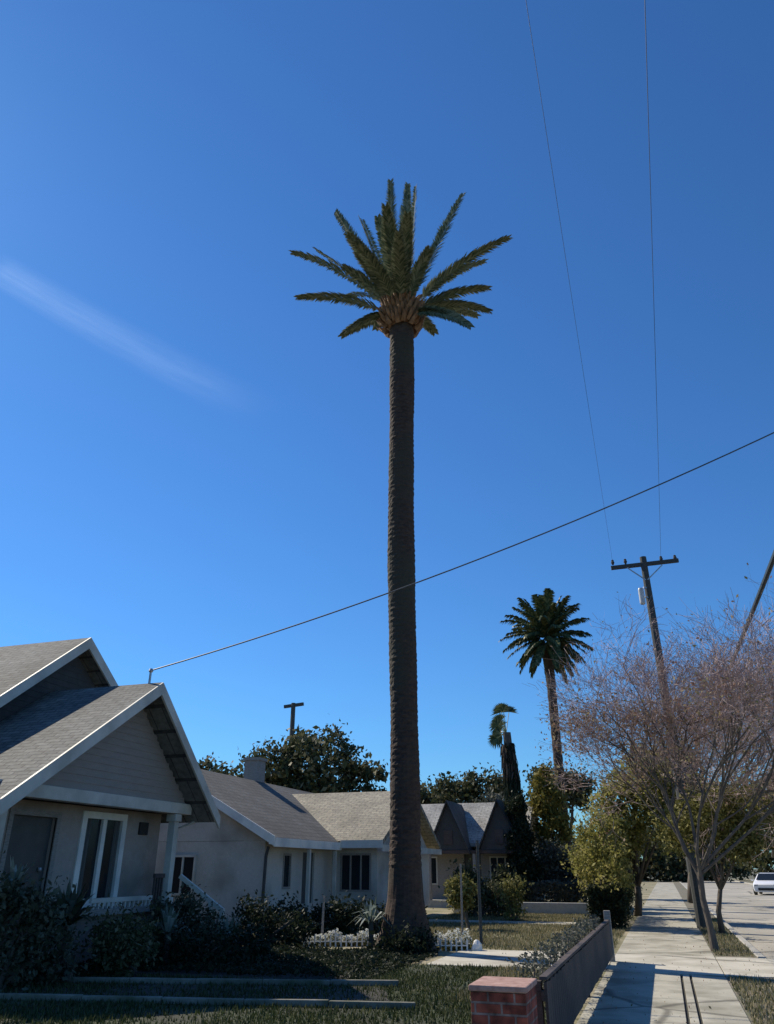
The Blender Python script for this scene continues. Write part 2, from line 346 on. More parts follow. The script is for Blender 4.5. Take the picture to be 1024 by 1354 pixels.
grass('grass', [(-3.0, -1.3, 11.4, 15.4), (-10, -1.3, 18.6, 26.9), (-8, -1.5, 28.4, 33), (.72, 1.48, 7, 15.3, -.01), (.72, 1.48, 18.9, 32, -.01)], 110000, .07, 'short dry patchy grass of the yards and the verge')

def litter():
    n = 900; k = RNG.integers(0, 3, n); X = np.where(k == 0, RNG.uniform(-1.2, .7, n), np.where(k == 1, RNG.uniform(.7, 1.5, n), 1.75 + RNG.exponential(.35, n))); Y = 8 + RNG.exponential(12, n)
    Z = np.where(X > 1.66, -.092, .022); P = np.stack([X, Y, Z], 1); P = P[(Y < 60)]
    o = fast_mesh('leaf_litter', leaf_quads(P, .013, up=.93), 4, 'lv_rust'); o['kind'] = 'stuff'; o['label'] = 'scattered fallen leaves on the sidewalk, verge and gutter'; o['category'] = 'leaves'
litter()
def cover(regions, n, leaf, label):
    P = []
    for (x0, x1, y0, y1) in regions:
        m = int(n * (x1 - x0) * (y1 - y0)); P.append(np.stack([RNG.uniform(x0, x1, m), RNG.uniform(y0, y1, m), np.zeros(m)], 1))
    P = np.concatenate(P); P[:, 2] = .03 + RNG.uniform(0, .12, len(P)) * (.6 + .4 * np.sin(P[:, 0] * 3.1 + np.cos(P[:, 1] * 2.3)))
    o = fast_mesh('shade_ground_cover', leaf_quads(P, leaf, up=.4), 4, 'lv_deep'); o['kind'] = 'stuff'; o['label'] = label; o['category'] = 'ground cover'
cover([(-12, -4.6, 12.9, 17.2), (-12, -9, 11.2, 12.9)], 700, .035, 'low ground cover added over the front yard, dark to paint in its shade')  # dark leaves added to paint shade over the front yard
sheet('shade_bed', [(-13, 10.9), (-5.0, 12.75), (-4.9, 17.5), (-13, 17.5)], .004, 'shade_soil')  # dark soil sheet with the front yard's shade painted into its colour
# ------------------------------------------------------------------ palms
def frond_mesh(mbL, mbR, base, tip, lift, leaf, n=60, wid=.03, r0=.035, droop=.12, ctrl=None, roll=0):
    """arching rachis (mbR) and its two ranks of narrow leaflets (appended to list mbL)"""
    base = Vector(base); tip = Vector(tip); L = (tip - base).length
    c = Vector(ctrl) if ctrl else base.lerp(tip, .5) + Vector((0, 0, lift * L))
    P = [(1 - t) ** 2 * base + 2 * t * (1 - t) * c + t * t * tip for t in [i / 12 for i in range(13)]]
    mbR.tube(P, [r0 * (1 - .85 * i / 12) for i in range(13)], 5)
    for i in range(n):
        s = .14 + .86 * i / (n - 1)
        p = (1 - s) ** 2 * base + 2 * s * (1 - s) * c + s * s * tip
        d = (2 * (1 - s) * (c - base) + 2 * s * (tip - c)).normalized()
        side = d.cross(Vector((0, 0, 1))); side = side.normalized() if side.length > .05 else Vector((1, 0, 0))
        up = side.cross(d)
        if roll: rm_ = Matrix.Rotation(roll, 3, d); side = rm_ @ side; up = rm_ @ up
        ll = leaf * (.35 + .65 * math.sin(math.pi * min(1, (s * .86 + .12))) ** .7) * random.uniform(.85, 1.1)
        for sg in (-1, 1):
            q = (side * sg * .75 + d * (.75 + .5 * s) + up * random.uniform(0, .40)).normalized()
            e = p + q * ll * .55; t2 = p + (q + Vector((0, 0, -droop * 2))).normalized() * ll
            wv = d.cross(q).cross(q).normalized() * wid
            mbL += [p - wv * .5, p + wv * .5, e + wv, e - wv, e - wv, e + wv, t2 + wv * .08, t2 - wv * .08]
def build_frond(parent, mat, *a, **k):
    Ls = []; mr = MB(); frond_mesh(Ls, mr, *a, **k)
    f = fast_mesh('frond', np.array([tuple(v) for v in Ls]), 4, mat, parent)
    rr = mr.build('rachis', 'rachis', parent); rr.parent = f; rr.matrix_parent_inverse = Matrix.Translation(-parent.location)
    return f

pb = (-5.52, 17.8, 0)
palm = thing('palm_tree', 'towering date palm with bare dark trunk and sparse feathery crown in front yard', 'palm tree', pb)
prof = [(.74, -.05), (.66, .12), (.55, .35), (.46, .65), (.40, 1.0), (.36, 1.6)]
z = 1.6
while z < 16.6:
    t = (z - 1.6) / 14.6; rr = .338 + .022 * t + .02 * math.exp(-(z - 1.6) * 2) + .008 * math.sin(z * .9) + .006 * math.sin(z * 2.3)
    prof += [(rr * random.uniform(.985, 1.0), z + .01), (rr * random.uniform(1.005, 1.028), z + .07), (rr * 1.0, z + .13)]; z += .14
prof += [(.36, 16.8), (.36, 16.9)]
mb = MB(); o0 = len(mb.v)
mb.lathe(pb, prof, 28, .05)
mb.v = [(x + .03 * math.sin(zz * .5) + .04 * zz / 16, y, zz) for x, y, zz in mb.v]
M['palmbark'] = surf('palm_bark', (.028, .018, .014), (.085, .052, .036), 7, .95, .7, .02, 10, stretch=(1, 1, 2.2), big=((.05, .045, .03), .5))
mb.build('trunk', 'palmbark', palm)
CR = Vector((-5.47, 17.8, 17.9))
# pineapple of cut leaf bases under the crown
boot = MB(); boot.lathe((CR.x, CR.y, 16.50), [(.34, 0), (.44, .15), (.52, .45), (.50, .8), (.36, 1.15), (.2, 1.35)], 20, .12)
for i in range(130):
    a = i * 2.39996; h = .28 + (i / 130) * 1.05; rb = .34 + .22 * math.sin(math.pi * min(1, (h + .3) / 2.0))
    p = Vector((CR.x + rb * .85 * math.cos(a), CR.y + rb * .85 * math.sin(a), 16.2 + h)); o = Vector((math.cos(a), math.sin(a), .55 + .3 * random.random())) * random.uniform(.16, .34)
    boot.tube([p, p + o * .5, p + o + Vector((0, 0, .05))], [.085, .07, .03], 5)
boot.build('crown_base', 'boot', palm)
tips = [(-9.04, 17.2, 20.2), (-8.89, 18.6, 21.6), (-8.84, 17.4, 18.4), (-6.87, 16.9, 16.19), (-8.11, 18.5, 23.0), (-7.64, 20, 24.0), (-5.69, 17.5, 22.64),
        (-5.04, 18.3, 23.0), (-5.87, 19.5, 23.6), (-3.4, 18.2, 21.94), (-1.94, 17.4, 18.8), (-2.87, 18.8, 18.3), (-3.18, 17.0, 15.47), (-3.35, 17.3, 15.75), (-7.95, 18.2, 22.7), (-3.01, 19.3, 19.9),
        (-5.79, 16.5, 20.0), (-4.66, 15.0, 17.6), (-3.6, 20.6, 18.8), (-8.2, 20.0, 20.4), (-7.21, 20.4, 19.0), (-4.95, 19.9, 17.9), (-5.1, 15.2, 18.9), (-6.2, 15.3, 18.2),
        (-5.0, 17.2, 21.9),         (-5.9, 14.6, 17.3), (-6.4, 15.6, 18.6), (-4.5, 15.4, 18.6), (-7.0, 18.0, 21.9), (-5.0, 15.9, 17.9), (-6.2, 15.9, 18.1), (-5.5, 16.3, 19.2), (-6.9, 16.6, 18.4), (-4.2, 16.6, 18.3), (-8.0, 19.2, 18.0), (-2.9, 18.8, 17.4)]
for T in tips:
    T = Vector(T); d = (T - CR); h = Vector((d.x, d.y, 0)); hl = h.length
    b = CR + (h.normalized() if hl > .1 else Vector((0, 0, 0))) * .28 + Vector((0, 0, -.75 + .30 * min(1, max(-1, d.z / 4))))
    up = T.z > CR.z + 3.4
    lift = .04 if up else (.16 if T.z > CR.z else .24)
    build_frond(palm, 'frond', b, T, lift, .40 if hl > 2 else .36, n=120, wid=.024, r0=.045, droop=.10, roll=R(65) if (round(T.x, 2), round(T.z, 2)) in ((-8.11, 23.0), (-7.95, 22.7), (-3.4, 21.94), (-3.18, 15.47)) else 0)

def round_palm(name, label, base, top, r, crown, nf, L, mat, skirt=0, lifts=(.18, .38)):
    t = thing(name, label, 'palm tree', base)
    mb = MB(); B = Vector(base); T = Vector(top); pts = []; rs = []
    for i in range(40):
        s = i / 39; pts.append(B.lerp(T, s)); rs.append(r * (1.35 - .45 * min(1, s * 6) + .1 * (i % 2)) * (1 if s < .93 else 1.25))
    mb.tube(pts, rs, 14); mb.build('trunk', 'palmbark', t)
    C = Vector(crown)
    protos = []
    for i in range(nf):
        a = i * 2.39996 + random.uniform(-.2, .2); e = R(88) - R(150) * (i / nf) ** .85
        d = Vector((math.cos(a) * math.cos(e), math.sin(a) * math.cos(e), math.sin(e)))
        tip = C + d * L * random.uniform(.85, 1.05)
        build_frond(t, mat, C + d * .15 - Vector((0, 0, .2)), tip, .12 + .14 * math.cos(e), .50, n=34, wid=.062, r0=.04, droop=.25)
    return t
round_palm('palm_tree', 'shorter date palm with dense round crown standing beside the bare purple tree', (-4.55, 42, 0), (-4.55, 42, 12.6), .26, (-4.55, 42, 13.3), 80, 2.55, 'frond2')

# fan palm wrapped in dead fronds
fp = thing('fan_palm', 'thin ragged fan palm with brown skirt and small lopsided tuft beyond the houses', 'palm tree', (-6.12, 38, 0))
mb = MB(); mb.tube([(-6.12 - .35 * s, 38, 7.6 * s) for s in [i / 12 for i in range(13)]], [.3 - .1 * i / 12 for i in range(13)], 10); mb.build('trunk', 'darkbark', fp)
P = []
for i in range(2600):
    s = RNG.uniform(0, 1) ** .8; zz = .5 + 6.6 * s; a = RNG.uniform(0, 6.28); rr = (.62 - .34 * s) * RNG.uniform(.7, 1.1)
    P.append((-6.12 - .35 * zz / 7.6 + rr * math.cos(a), 38 + rr * math.sin(a), zz))
P = np.array(P); down = np.stack([RNG.normal(size=len(P)) * .04, RNG.normal(size=len(P)) * .04, -RNG.uniform(.2, .5, len(P))], 1); wv = unit(len(P)) * .035
fast_mesh('skirt', np.stack([P - wv, P + wv, P + down + wv * .3, P + down - wv * .3], 1).reshape(-1, 3), 4, 'lv_deep', fp)
P = P[P[:, 2] > 5.6]; down = down[:len(P)]; wv = wv[:len(P)] * 1.3; P[:, 0] -= .02
fast_mesh('dead_fronds', np.stack([P * 1 - wv, P + wv, P + down * 1.3 + wv * .3, P + down * 1.3 - wv * .3], 1).reshape(-1, 3), 4, 'deadfrond', fp)
C = Vector((-6.5, 38, 7.6))
for k in range(13):
    a = R(205) - R(125) * (k / 12); l = random.uniform(.35, .7) if k < 9 else random.uniform(.7, 1.1)
    hub = C + Vector((math.cos(a) * l * .75, random.uniform(-.4, .4), math.sin(a) * l)); mr = MB().tube([C, hub], [.02, .015], 4); V = []
    d = (hub - C).normalized()
    for j in range(16):
        q = Matrix.Rotation(R(-75 + 10 * j), 3, Vector((random.uniform(-.2, .2), 1, random.uniform(-.2, .2)))) @ d; tpt = hub + q * .50 + Vector((0, 0, -.12)); s_ = q.cross(Vector((0, 1, .2))).normalized() * .05
        V += [hub, hub + q * .20 + s_, tpt, hub + q * .20 - s_]
    f = fast_mesh('frond', np.array([tuple(v) for v in V]), 4, 'frond2', fp); q_ = mr.build('rachis', 'rachis', fp); q_.parent = f

# ------------------------------------------------------------------ house nearest, left
def gable_roof(mb, xf, xb, yl, zl, ya, za, yr, zr, th=.16):
    for (y0, z0, y1, z1) in ((yl, zl, ya, za), (ya, za, yr, zr)):
        mb.prism([(xf, y0, z0), (xf, y1, z1), (xf, y1, z1 - th), (xf, y0, z0 - th)], (xb - xf, 0, 0))
def siding(mb, x, poly_top, y0, y1, z0, step=.13, d=.012):
    """lap boards on a wall facing +x between y0,y1 up to the height function poly_top(y)"""
    z = z0
    while True:
        ys = [y0 + (y1 - y0) * i / 60 for i in range(61)]; ok = [yy for yy in ys if poly_top(yy) > z + .02]
        if not ok: break
        a, b = min(ok), max(ok)
        if b - a > .05: mb.add([(x + d, a, z), (x + d, b, z), (x + .001, b, z + step), (x + .001, a, z + step), (x, a, z), (x, b, z)], [(0, 1, 2, 3), (4, 5, 1, 0)])
        z += step
h1 = thing('bungalow', 'nearest grey bungalow at the left with two stepped gables and a porch', 'house', (-14, 14, 0))
FX = -10.0
# front (porch) gable
mb = MB(); gable_roof(mb, -9.45, -12.24, 9.7, 2.51, 13.5, 5.11, 16.25, 2.70); mb.build('roof', 'shingle1', h1)
mb = MB()
for (a, b) in (((9.65, 2.43), (13.5, 5.05)), ((13.5, 5.05), (16.3, 2.61))):
    mb.prism([(-9.40, a[0], a[1] - .20), (-9.40, b[0], b[1] - .20), (-9.40, b[0], b[1] + .055), (-9.40, a[0], a[1] + .055)], (-.046, 0, 0))
mb.build('bargeboard', 'trim', h1)
mb = MB(); mb.prism([(FX - .02, 10.3, 2.7), (FX - .02, 13.5, 4.9), (FX - .02, 15.9, 2.8)], (-.12, 0, 0))
tp = lambda yy: 2.72 + (yy - 10.2) * .66 if yy < 13.5 else 4.88 - (yy - 13.5) * .86
siding(mb, FX - .02, tp, 10.3, 15.9, 2.9); mb.build('gable_wall', 'grey_siding', h1)
mb = MB(); mb.box(FX - .16, FX + .06, 10.05, 15.95, 2.68, 2.90); mb.build('beam', 'trim', h1, bevel=.01)
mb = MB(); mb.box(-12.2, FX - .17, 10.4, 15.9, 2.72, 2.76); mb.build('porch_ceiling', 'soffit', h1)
for yy in (10.45, 15.45):
    mb = MB(); mb.box(FX - .13, FX + .03, yy - .08, yy + .08, .93, 2.675)
    mb.box(FX - .17, FX + .065, yy - .12, yy + .12, 2.52, 2.67); mb.box(FX - .17, FX + .065, yy - .12, yy + .12, .92, 1.05); mb.build('porch_post', 'trim', h1, bevel=.008)
# walls
WX = -10.62
mb = MB()
holes = [(11.35, 12.45, .98, 2.45), (13.25, 14.45, 1.02, 2.52)]
def wall_x(mb, x, th, y0, y1, z0, z1, holes):
    ys = y0
    for (a, b, c_, d_) in sorted(holes):
        mb.box(x - th, x, ys, a, z0, z1); mb.box(x - th, x, a, b, z0, c_); mb.box(x - th, x, a, b, d_, z1); ys = b
    mb.box(x - th, x, ys, y1, z0, z1)
wall_x(mb, WX, .18, 10.9, 15.8, .6, 2.70, holes)
mb.box(-12.2, WX - .185, 10.9, 11.06, .3, 2.7); mb.box(-12.2, WX - .185, 15.64, 15.8, .3, 2.7); mb.build('wall', 'taupe', h1)
mb = MB(); mb.box(-12.2, WX - .19, 11.1, 15.6, .5, .6); mb.build('floor', 'dark_wood', h1)
wd = MB(); y0, y1, z0, z1 = 13.25, 14.45, 1.02, 2.52; x = WX + .03
for b in ((x - .1, x, y0 - .10, y0 + .04, z0 - .04, z1 + .1), (x - .1, x, y1 - .04, y1 + .10, z0 - .04, z1 + .1), (x - .1, x, y0 + .04, y1 - .04, z1 - .03, z1 + .1), (x - .1, x + .04, y0 - .14, y1 + .14, z0 - .12, z0 - .04),
          (x - .1, x - .01, (y0 + y1) / 2 - .06, (y0 + y1) / 2 + .06, z0 - .04, z1 - .03), (x - .1, x - .012, y0 + .04, y1 - .04, z0 - .04, z0 + .05)): wd.box(*b)
wf = wd.build('window', 'white', h1, bevel=.006)
for (ya, yb) in ((y0 + .05, y0 + .24), (y1 - .22, y1 - .05)):
    cu = MB()
    for k in range(5): yk = ya + (yb - ya) * k / 5; cu.box(x - .068 , x - .062 + .006 * (k % 2), yk, yk + (yb - ya) / 5 - .002, z0 + .06, z1 - .04)
    cu = cu.build('curtain', 'curtain', h1); cu.parent = wf
pn = MB().box(x - .085, x - .07, y0 + .04, y1 - .04, z0 + .05, z1 - .03).build('pane', 'glass', h1); pn.parent = wf
mb = MB().box(WX - .14, WX - .09, 11.35, 12.45, .98, 2.45); d = mb.build('door', 'door', h1)
mb = MB(); mb.box(WX - .03, WX + .025, 11.25, 11.35, .95, 2.55); mb.box(WX - .03, WX + .025, 12.45, 12.55, .95, 2.55); mb.box(WX - .03, WX + .027, 11.35, 12.45, 2.45, 2.55); q = mb.build('door_frame', 'grey_wood', h1)
kn = MB().lathe((WX - .06, 12.3, 1.55), [(.03, 0), (.04, .03), (.03, .06)], 10).build('handle', 'steel', h1); kn.parent = d
mb = MB().box(WX, WX + .05, 15.0, 15.3, 2.25, 2.50).build('porch_lamp', 'rubber', h1, bevel=.01)
# porch deck, skirt and rails
mb = MB(); mb.box(WX + .01, FX + .15, 10.2, 15.95, .82, .92); mb.build('porch_deck', 'grey_wood', h1)
mb = MB(); mb.box(FX - .1, FX, 10.25, 15.9, .0, .815); mb.build('porch_skirt', 'taupe', h1)
mb = MB(); mb.box(FX - .06, FX + .0, 13.0, 14.9, 1.02, 1.10)
for k in range(14): yy = 13.1 + k * .135; mb.box(FX - .05, FX - .01, yy - .02, yy + .02, .92, 1.02)
mb.build('sill_rail', 'trim', h1)
mb = MB(); mb.box(FX - .08, FX - .02, 14.95, 15.3, 1.42, 1.50)
for k in range(4): yy = 14.98 + k * .09; mb.box(FX - .07, FX - .03, yy - .015, yy + .015, .92, 1.42)
mb.build('porch_railing', 'dark_wood', h1)
# steps and stair rail
mb = MB()
for k in range(4): mb.box(FX + .15, FX + .45 + k * .28, 14.95, 15.75, .0 + .0, .80 - k * .2)
mb.build('porch_steps', 'kerb', h1)
for yy in (15.85,):
    mb = MB(); mb.bar((-10.0, yy, 1.45), (-8.9, yy, .80), .06, .09); mb.box(-9.23, -9.15, yy - .04, yy + .04, 0, 1.0); mb.box(-8.94, -8.86, yy - .04, yy + .04, 0, .84)
    mb.build('handrail', 'trim', h1)
# main body behind with the upper gable
mb = MB(); gable_roof(mb, -11.95, -22, 9.3, 2.70, 14.06, 6.44, 18.3, 3.42, .17); mb.build('roof', 'shingle1', h1)
mb = MB()
for (a, b) in (((9.25, 2.60), (14.06, 6.38)), ((14.06, 6.38), (18.35, 3.33))):
    mb.prism([(-11.90, a[0], a[1] - .2), (-11.90, b[0], b[1] - .2), (-11.90, b[0], b[1] + .06), (-11.90, a[0], a[1] + .06)], (-.046, 0, 0))
mb.build('bargeboard', 'trim', h1)
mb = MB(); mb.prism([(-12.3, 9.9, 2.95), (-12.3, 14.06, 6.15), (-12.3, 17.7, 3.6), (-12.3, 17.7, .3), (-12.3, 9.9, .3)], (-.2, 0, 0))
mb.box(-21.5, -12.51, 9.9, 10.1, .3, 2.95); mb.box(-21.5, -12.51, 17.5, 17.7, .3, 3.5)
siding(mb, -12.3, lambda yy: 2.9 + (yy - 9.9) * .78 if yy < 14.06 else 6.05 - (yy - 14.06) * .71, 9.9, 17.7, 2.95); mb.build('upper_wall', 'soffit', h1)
mb = MB(); mb.tube([(-9.9, 16.33, 2.64), (-12.2, 16.33, 2.64)], .06, 8); mb.tube([(-9.95, 16.33, 2.6), (-10.3, 16.0, 2.4), (-10.3, 15.95, .1)], .035, 6); mb.build('gutter', 'trim', h1)
mb = MB(); mb.tube([(-9.75, 13.5, 5.0), (-9.75, 13.5, 5.36)], .025, 6); mb.lathe((-9.75, 13.5, 5.34), [(.03, 0), (.05, .03), (.03, .08)], 8); mb.build('service_bracket', 'steel', h1)

# ------------------------------------------------------------------ second house: L plan, ridge along the street plus a wing
h2 = thing('bungalow', 'pale stucco bungalow with white-edged charcoal roof and tan wing behind the tall palm', 'house', (-12, 24, 0))
mb = MB()
ex, ez, rx, rz = -10.15, 2.36, -14.4, 4.62
mb.prism([(ex, 20.6, ez), (rx, 20.6, rz), (rx, 20.6, rz - .15), (ex, 20.6, ez - .15)], (0, 12.4, 0))
mb.prism([(rx, 20.6, rz), (-18.6, 20.6, 2.4), (-18.6, 20.6, 2.25), (rx, 20.6, rz - .15)], (0, 12.4, 0))
mb.build('roof', 'shingle2', h2)
mb = MB(); mb.prism([(ex + .03, 20.55, ez - .20), (rx, 20.55, rz - .16), (rx, 20.55, rz + .05), (ex + .03, 20.55, ez + .05)], (0, .045, 0))
mb.prism([(rx, 20.55, rz - .16), (-18.6, 20.55, 2.2), (-18.6, 20.55, 2.42), (rx, 20.55, rz + .05)], (0, .045, 0))
mb.box(ex, ex + .05, 20.6, 25.6, ez - .22, ez + .01); mb.build('fascia', 'white', h2)
# wing roof facing the camera
mb = MB(); mb.prism([(-9.95, 25.5, 2.42), (-9.95, 29.3, 4.28), (-9.95, 29.3, 4.12), (-9.95, 25.5, 2.26)], (1.3, 0, 0))
mb.prism([(-9.95, 29.3, 4.28), (-9.95, 33, 2.42), (-9.95, 33, 2.26), (-9.95, 29.3, 4.12)], (1.3, 0, 0))
mb.prism([(-9.95, 25.5, 2.42), (-9.95, 29.3, 4.28), (-13.9, 29.3, 4.28), (-10.2, 25.5, 2.42)], (0, 0, -.03)); mb.build('wing_roof', 'shingle3', h2)
mb = MB(); mb.box(-10.1, -8.62, 25.45, 25.5, 2.2, 2.44); mb.box(-8.66, -8.62, 25.51, 33, 2.1, 2.3); mb.build('wing_fascia', 'trim', h2)
mb = MB()
mb.box(-18, -10.6, 21.0, 21.2, .3, 2.3); mb.prism([(-10.6, 21.0, 2.31), (-14.4, 21.0, 4.35), (-18, 21.0, 2.31)], (0, .2, 0))
def holes_x(mb, x, th, y0, y1, z0, z1, hs): wall_x(mb, x, th, y0, y1, z0, z1, hs)
holes_x(mb, -10.6, .2, 21.21, 26.0, .3, 2.22, [(22.2, 22.75, 1.05, 2.0), (23.6, 24.5, .62, 2.05)])
def wall_y(mb, y, th, x0, x1, z0, z1, hs):
    xs = x0
    for (a, b, c_, d_) in sorted(hs):
        mb.box(xs, a, y, y + th, z0, z1); mb.box(a, b, y, y + th, z0, c_); mb.box(a, b, y, y + th, d_, z1); xs = b
    mb.box(xs, x1, y, y + th, z0, z1)
wall_y(mb, 26.0, .2, -10.59, -9.0, .3, 2.25, [(-10.3, -9.2, .9, 2.05)])
mb.prism([(-9.2, 26.2, 2.2), (-9.2, 29.3, 3.9), (-9.2, 32.4, 2.2), (-9.2, 32.4, .3), (-9.2, 26.2, .3)], (.2, 0, 0)); mb.build('wall', 'pale_wall', h2)
mb = MB(); mb.box(-18.05, -10.55, 20.95, 21.25, .0, .295); mb.box(-10.8, -10.55, 21.26, 26.0, 0, .295); mb.box(-10.54, -8.95, 25.95, 26.2, 0, .295); mb.build('foundation', 'kerb', h2)
def window_on_x(parent, x, y0, y1, z0, z1, fm='grey_wood', w_=.06):
    m = MB(); m.box(x - .06, x + .02, y0, y0 + w_, z0, z1); m.box(x - .06, x + .02, y1 - w_, y1, z0, z1); m.box(x - .06, x + .02, y0 + w_, y1 - w_, z0, z0 + w_); m.box(x - .06, x + .02, y0 + w_, y1 - w_, z1 - w_, z1)
    f = m.build('window', fm, parent); p = MB().box(x - .04, x - .03, y0 + w_, y1 - w_, z0 + w_, z1 - w_).build('pane', 'glass', parent); p.parent = f; return f
def window_on_y(parent, y, x0, x1, z0, z1, fm='grey_wood', w_=.06, mull=1):
    m = MB(); m.box(x0, x0 + w_, y - .02, y + .06, z0, z1); m.box(x1 - w_, x1, y - .02, y + .06, z0, z1); m.box(x0 + w_, x1 - w_, y - .02, y + .06, z0, z0 + w_); m.box(x0 + w_, x1 - w_, y - .02, y + .06, z1 - w_, z1)
    for k in range(mull): xc = x0 + (x1 - x0) * (k + 1) / (mull + 1); m.box(xc - .025, xc + .025, y - .015, y + .055, z0 + w_, z1 - w_)
    f = m.build('window', fm, parent); p = MB().box(x0 + w_, x1 - w_, y + .03, y + .04, z0 + w_, z1 - w_).build('pane', 'glass', parent); p.parent = f; return f
window_on_x(h2, -10.6, 22.2, 22.75, 1.05, 2.0)
window_on_y(h2, 26.0, -10.3, -9.2, .9, 2.05, mull=2)
window_on_y(h2, 20.94, -13.6, -12.75, .9, 1.95, 'trim')
mb = MB().box(-10.72, -10.66, 23.6, 24.5, .45, 2.05); mb.build('door', 'door', h2)
mb = MB(); mb.tube([(-10.45, 20.9, 2.15), (-10.5, 20.88, 1.9), (-10.52, 20.86, .2)], .045, 8); mb.build('downpipe', 'soffit', h2)
for xx, yy in ((-10.22, 23.2), (-10.22, 25.3)):
    mb = MB(); mb.box(xx - .05, xx + .05, yy - .05, yy + .05, .3, 2.12); mb.build('porch_post', 'trim', h2)
mb = MB(); mb.box(-10.54, -9.9, 21.3, 25.9, .1, .3); mb.build('porch_slab', 'kerb', h2)
mb = MB(); mb.box(-15.0, -14.4, 27.5, 28.1, 3.9, 5.4); mb.box(-15.05, -14.35, 27.45, 28.15, 5.4, 5.5); mb.build('chimney', 'grey_wood', h2)

# ------------------------------------------------------------------ third house with steep front gables
h3 = thing('gabled_cottage', 'dark cottage with pale roof and two steep front gables right of the palm trunk', 'house', (-8, 38, 0))
mb = MB(); mb.prism([(-12.0, 37.6, 2.66), (-12.0, 40.6, 4.62), (-12.0, 40.6, 4.45), (-12.0, 37.6, 2.5)], (6.2, 0, 0)); mb.prism([(-12.0, 40.6, 4.62), (-12.0, 43.6, 2.7), (-12.0, 43.6, 2.55), (-12.0, 40.6, 4.45)], (6.2, 0, 0)); mb.build('roof', 'shingle4', h3)
for xc in (-9.33, -6.95):
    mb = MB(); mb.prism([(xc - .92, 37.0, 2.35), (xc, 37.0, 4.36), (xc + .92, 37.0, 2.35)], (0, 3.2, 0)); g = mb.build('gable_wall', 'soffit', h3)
    mb = MB()
    for sg in (-1, 1): mb.prism([(xc, 36.8, 4.50), (xc + sg * 1.02, 36.8, 2.30), (xc + sg * 1.02, 36.8, 2.18), (xc, 36.8, 4.38)], (0, 3.2, 0))
    mb.build('gable_roof', 'shingle2', h3)
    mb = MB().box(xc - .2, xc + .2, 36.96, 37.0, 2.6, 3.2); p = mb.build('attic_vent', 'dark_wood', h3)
mb = MB(); wall_y(mb, 38.2, .2, -11.6, -6.1, .3, 2.55, [(-11.1, -10.2, .9, 2.1), (-8.9, -8.1, .35, 2.2), (-7.7, -6.6, .95, 2.1)]); mb.box(-6.3, -6.1, 38.41, 43.2, .3, 2.6); mb.build('wall', 'grey_wood', h3)
window_on_y(h3, 38.2, -11.1, -10.2, .9, 2.1, 'trim'); window_on_y(h3, 38.2, -7.7, -6.6, .95, 2.1, 'trim', mull=2)
MB().box(-8.9, -8.1, 38.28, 38.33, .35, 2.2).build('door', 'door', h3)
mb = MB(); mb.box(-10.4, -5.95, 36.95, 37.1, 2.2, 2.34); mb.build('porch_beam', 'dark_wood', h3)
for xx in (-10.25, -8.15, -6.05):
    MB().box(xx - .07, xx + .07, 36.96, 37.09, .3, 2.2).build('porch_post', 'grey_wood', h3)
mb = MB(); mb.box(-10.5, -5.9, 36.9, 38.19, .0, .3); mb.box(-11.7, -6.0, 38.19, 43, 0, .298); mb.build('porch_slab', 'kerb', h3)

# ------------------------------------------------------------------ house across the street, far right; small pale house far left
h4 = thing('bungalow', 'shaded low bungalow with pale porch beam across the street at far right', 'house', (13, 62, 0))
def simple_house(h, x0, x1, y0, y1, eave, ridge, wall, roof, beam=True, axis='x'):
    mb = MB(); wall_y(mb, y0, .2, x0, x1, 0, eave, [(x0 + 1, x0 + 2.2, .9, 2.1), (x0 + 3, x0 + 3.9, .1, 2.1), (x1 - 2.4, x1 - 1, .9, 2.1)]); mb.box(x0, x0 + .2, y0 + .21, y1, 0, eave); mb.box(x1 - .2, x1, y0 + .21, y1, 0, eave)
    ym = (y0 + y1) / 2
    for xx in (x0, x1 - .2): mb.prism([(xx, y0 + .2, eave + .002), (xx, ym, ridge - .2), (xx, y1, eave + .002)], (.2, 0, 0))
    mb.build('wall', wall, h)
    mb = MB()
    for a, b in ((y0 - .6, 1), (y1 + .6, -1)):
        mb.prism([(x0 - .5, a, eave - .1), (x0 - .5, ym, ridge), (x0 - .5, ym, ridge - .15), (x0 - .5, a, eave - .25)], (x1 - x0 + 1, 0, 0))
    mb.build('roof', roof, h)
    window_on_y(h, y0, x0 + 1, x0 + 2.2, .9, 2.1, 'trim'); window_on_y(h, y0, x1 - 2.4, x1 - 1, .9, 2.1, 'trim')
    MB().box(x0 + 3, x0 + 3.9, y0 + .08, y0 + .14, .1, 2.1).build('door', 'door', h)
    if beam:
        MB().box(x0 - .4, x1 + .4, y0 - 1.2, y0 - 1.0, 2.35, 2.6).build('porch_beam', 'grey_wood', h)
        for k in range(4): xx = x0 + (x1 - x0) * k / 3; MB().box(xx - .1, xx + .1, y0 - 1.19, y0 - 1.01, 0, 2.35).build('porch_post', 'trim', h)
simple_house(h4, 5.2 + 4.6, 17.5, 74, 82, 2.7, 4.8, 'taupe', 'shingle2')
h5 = thing('bungalow', 'small pale house far off, only its bright end showing between near roofs', 'house', (-30, 52, 0))
simple_house(h5, -33, -27.4, 50, 58, 6.2, 8.0, 'white', 'shingle4', False)

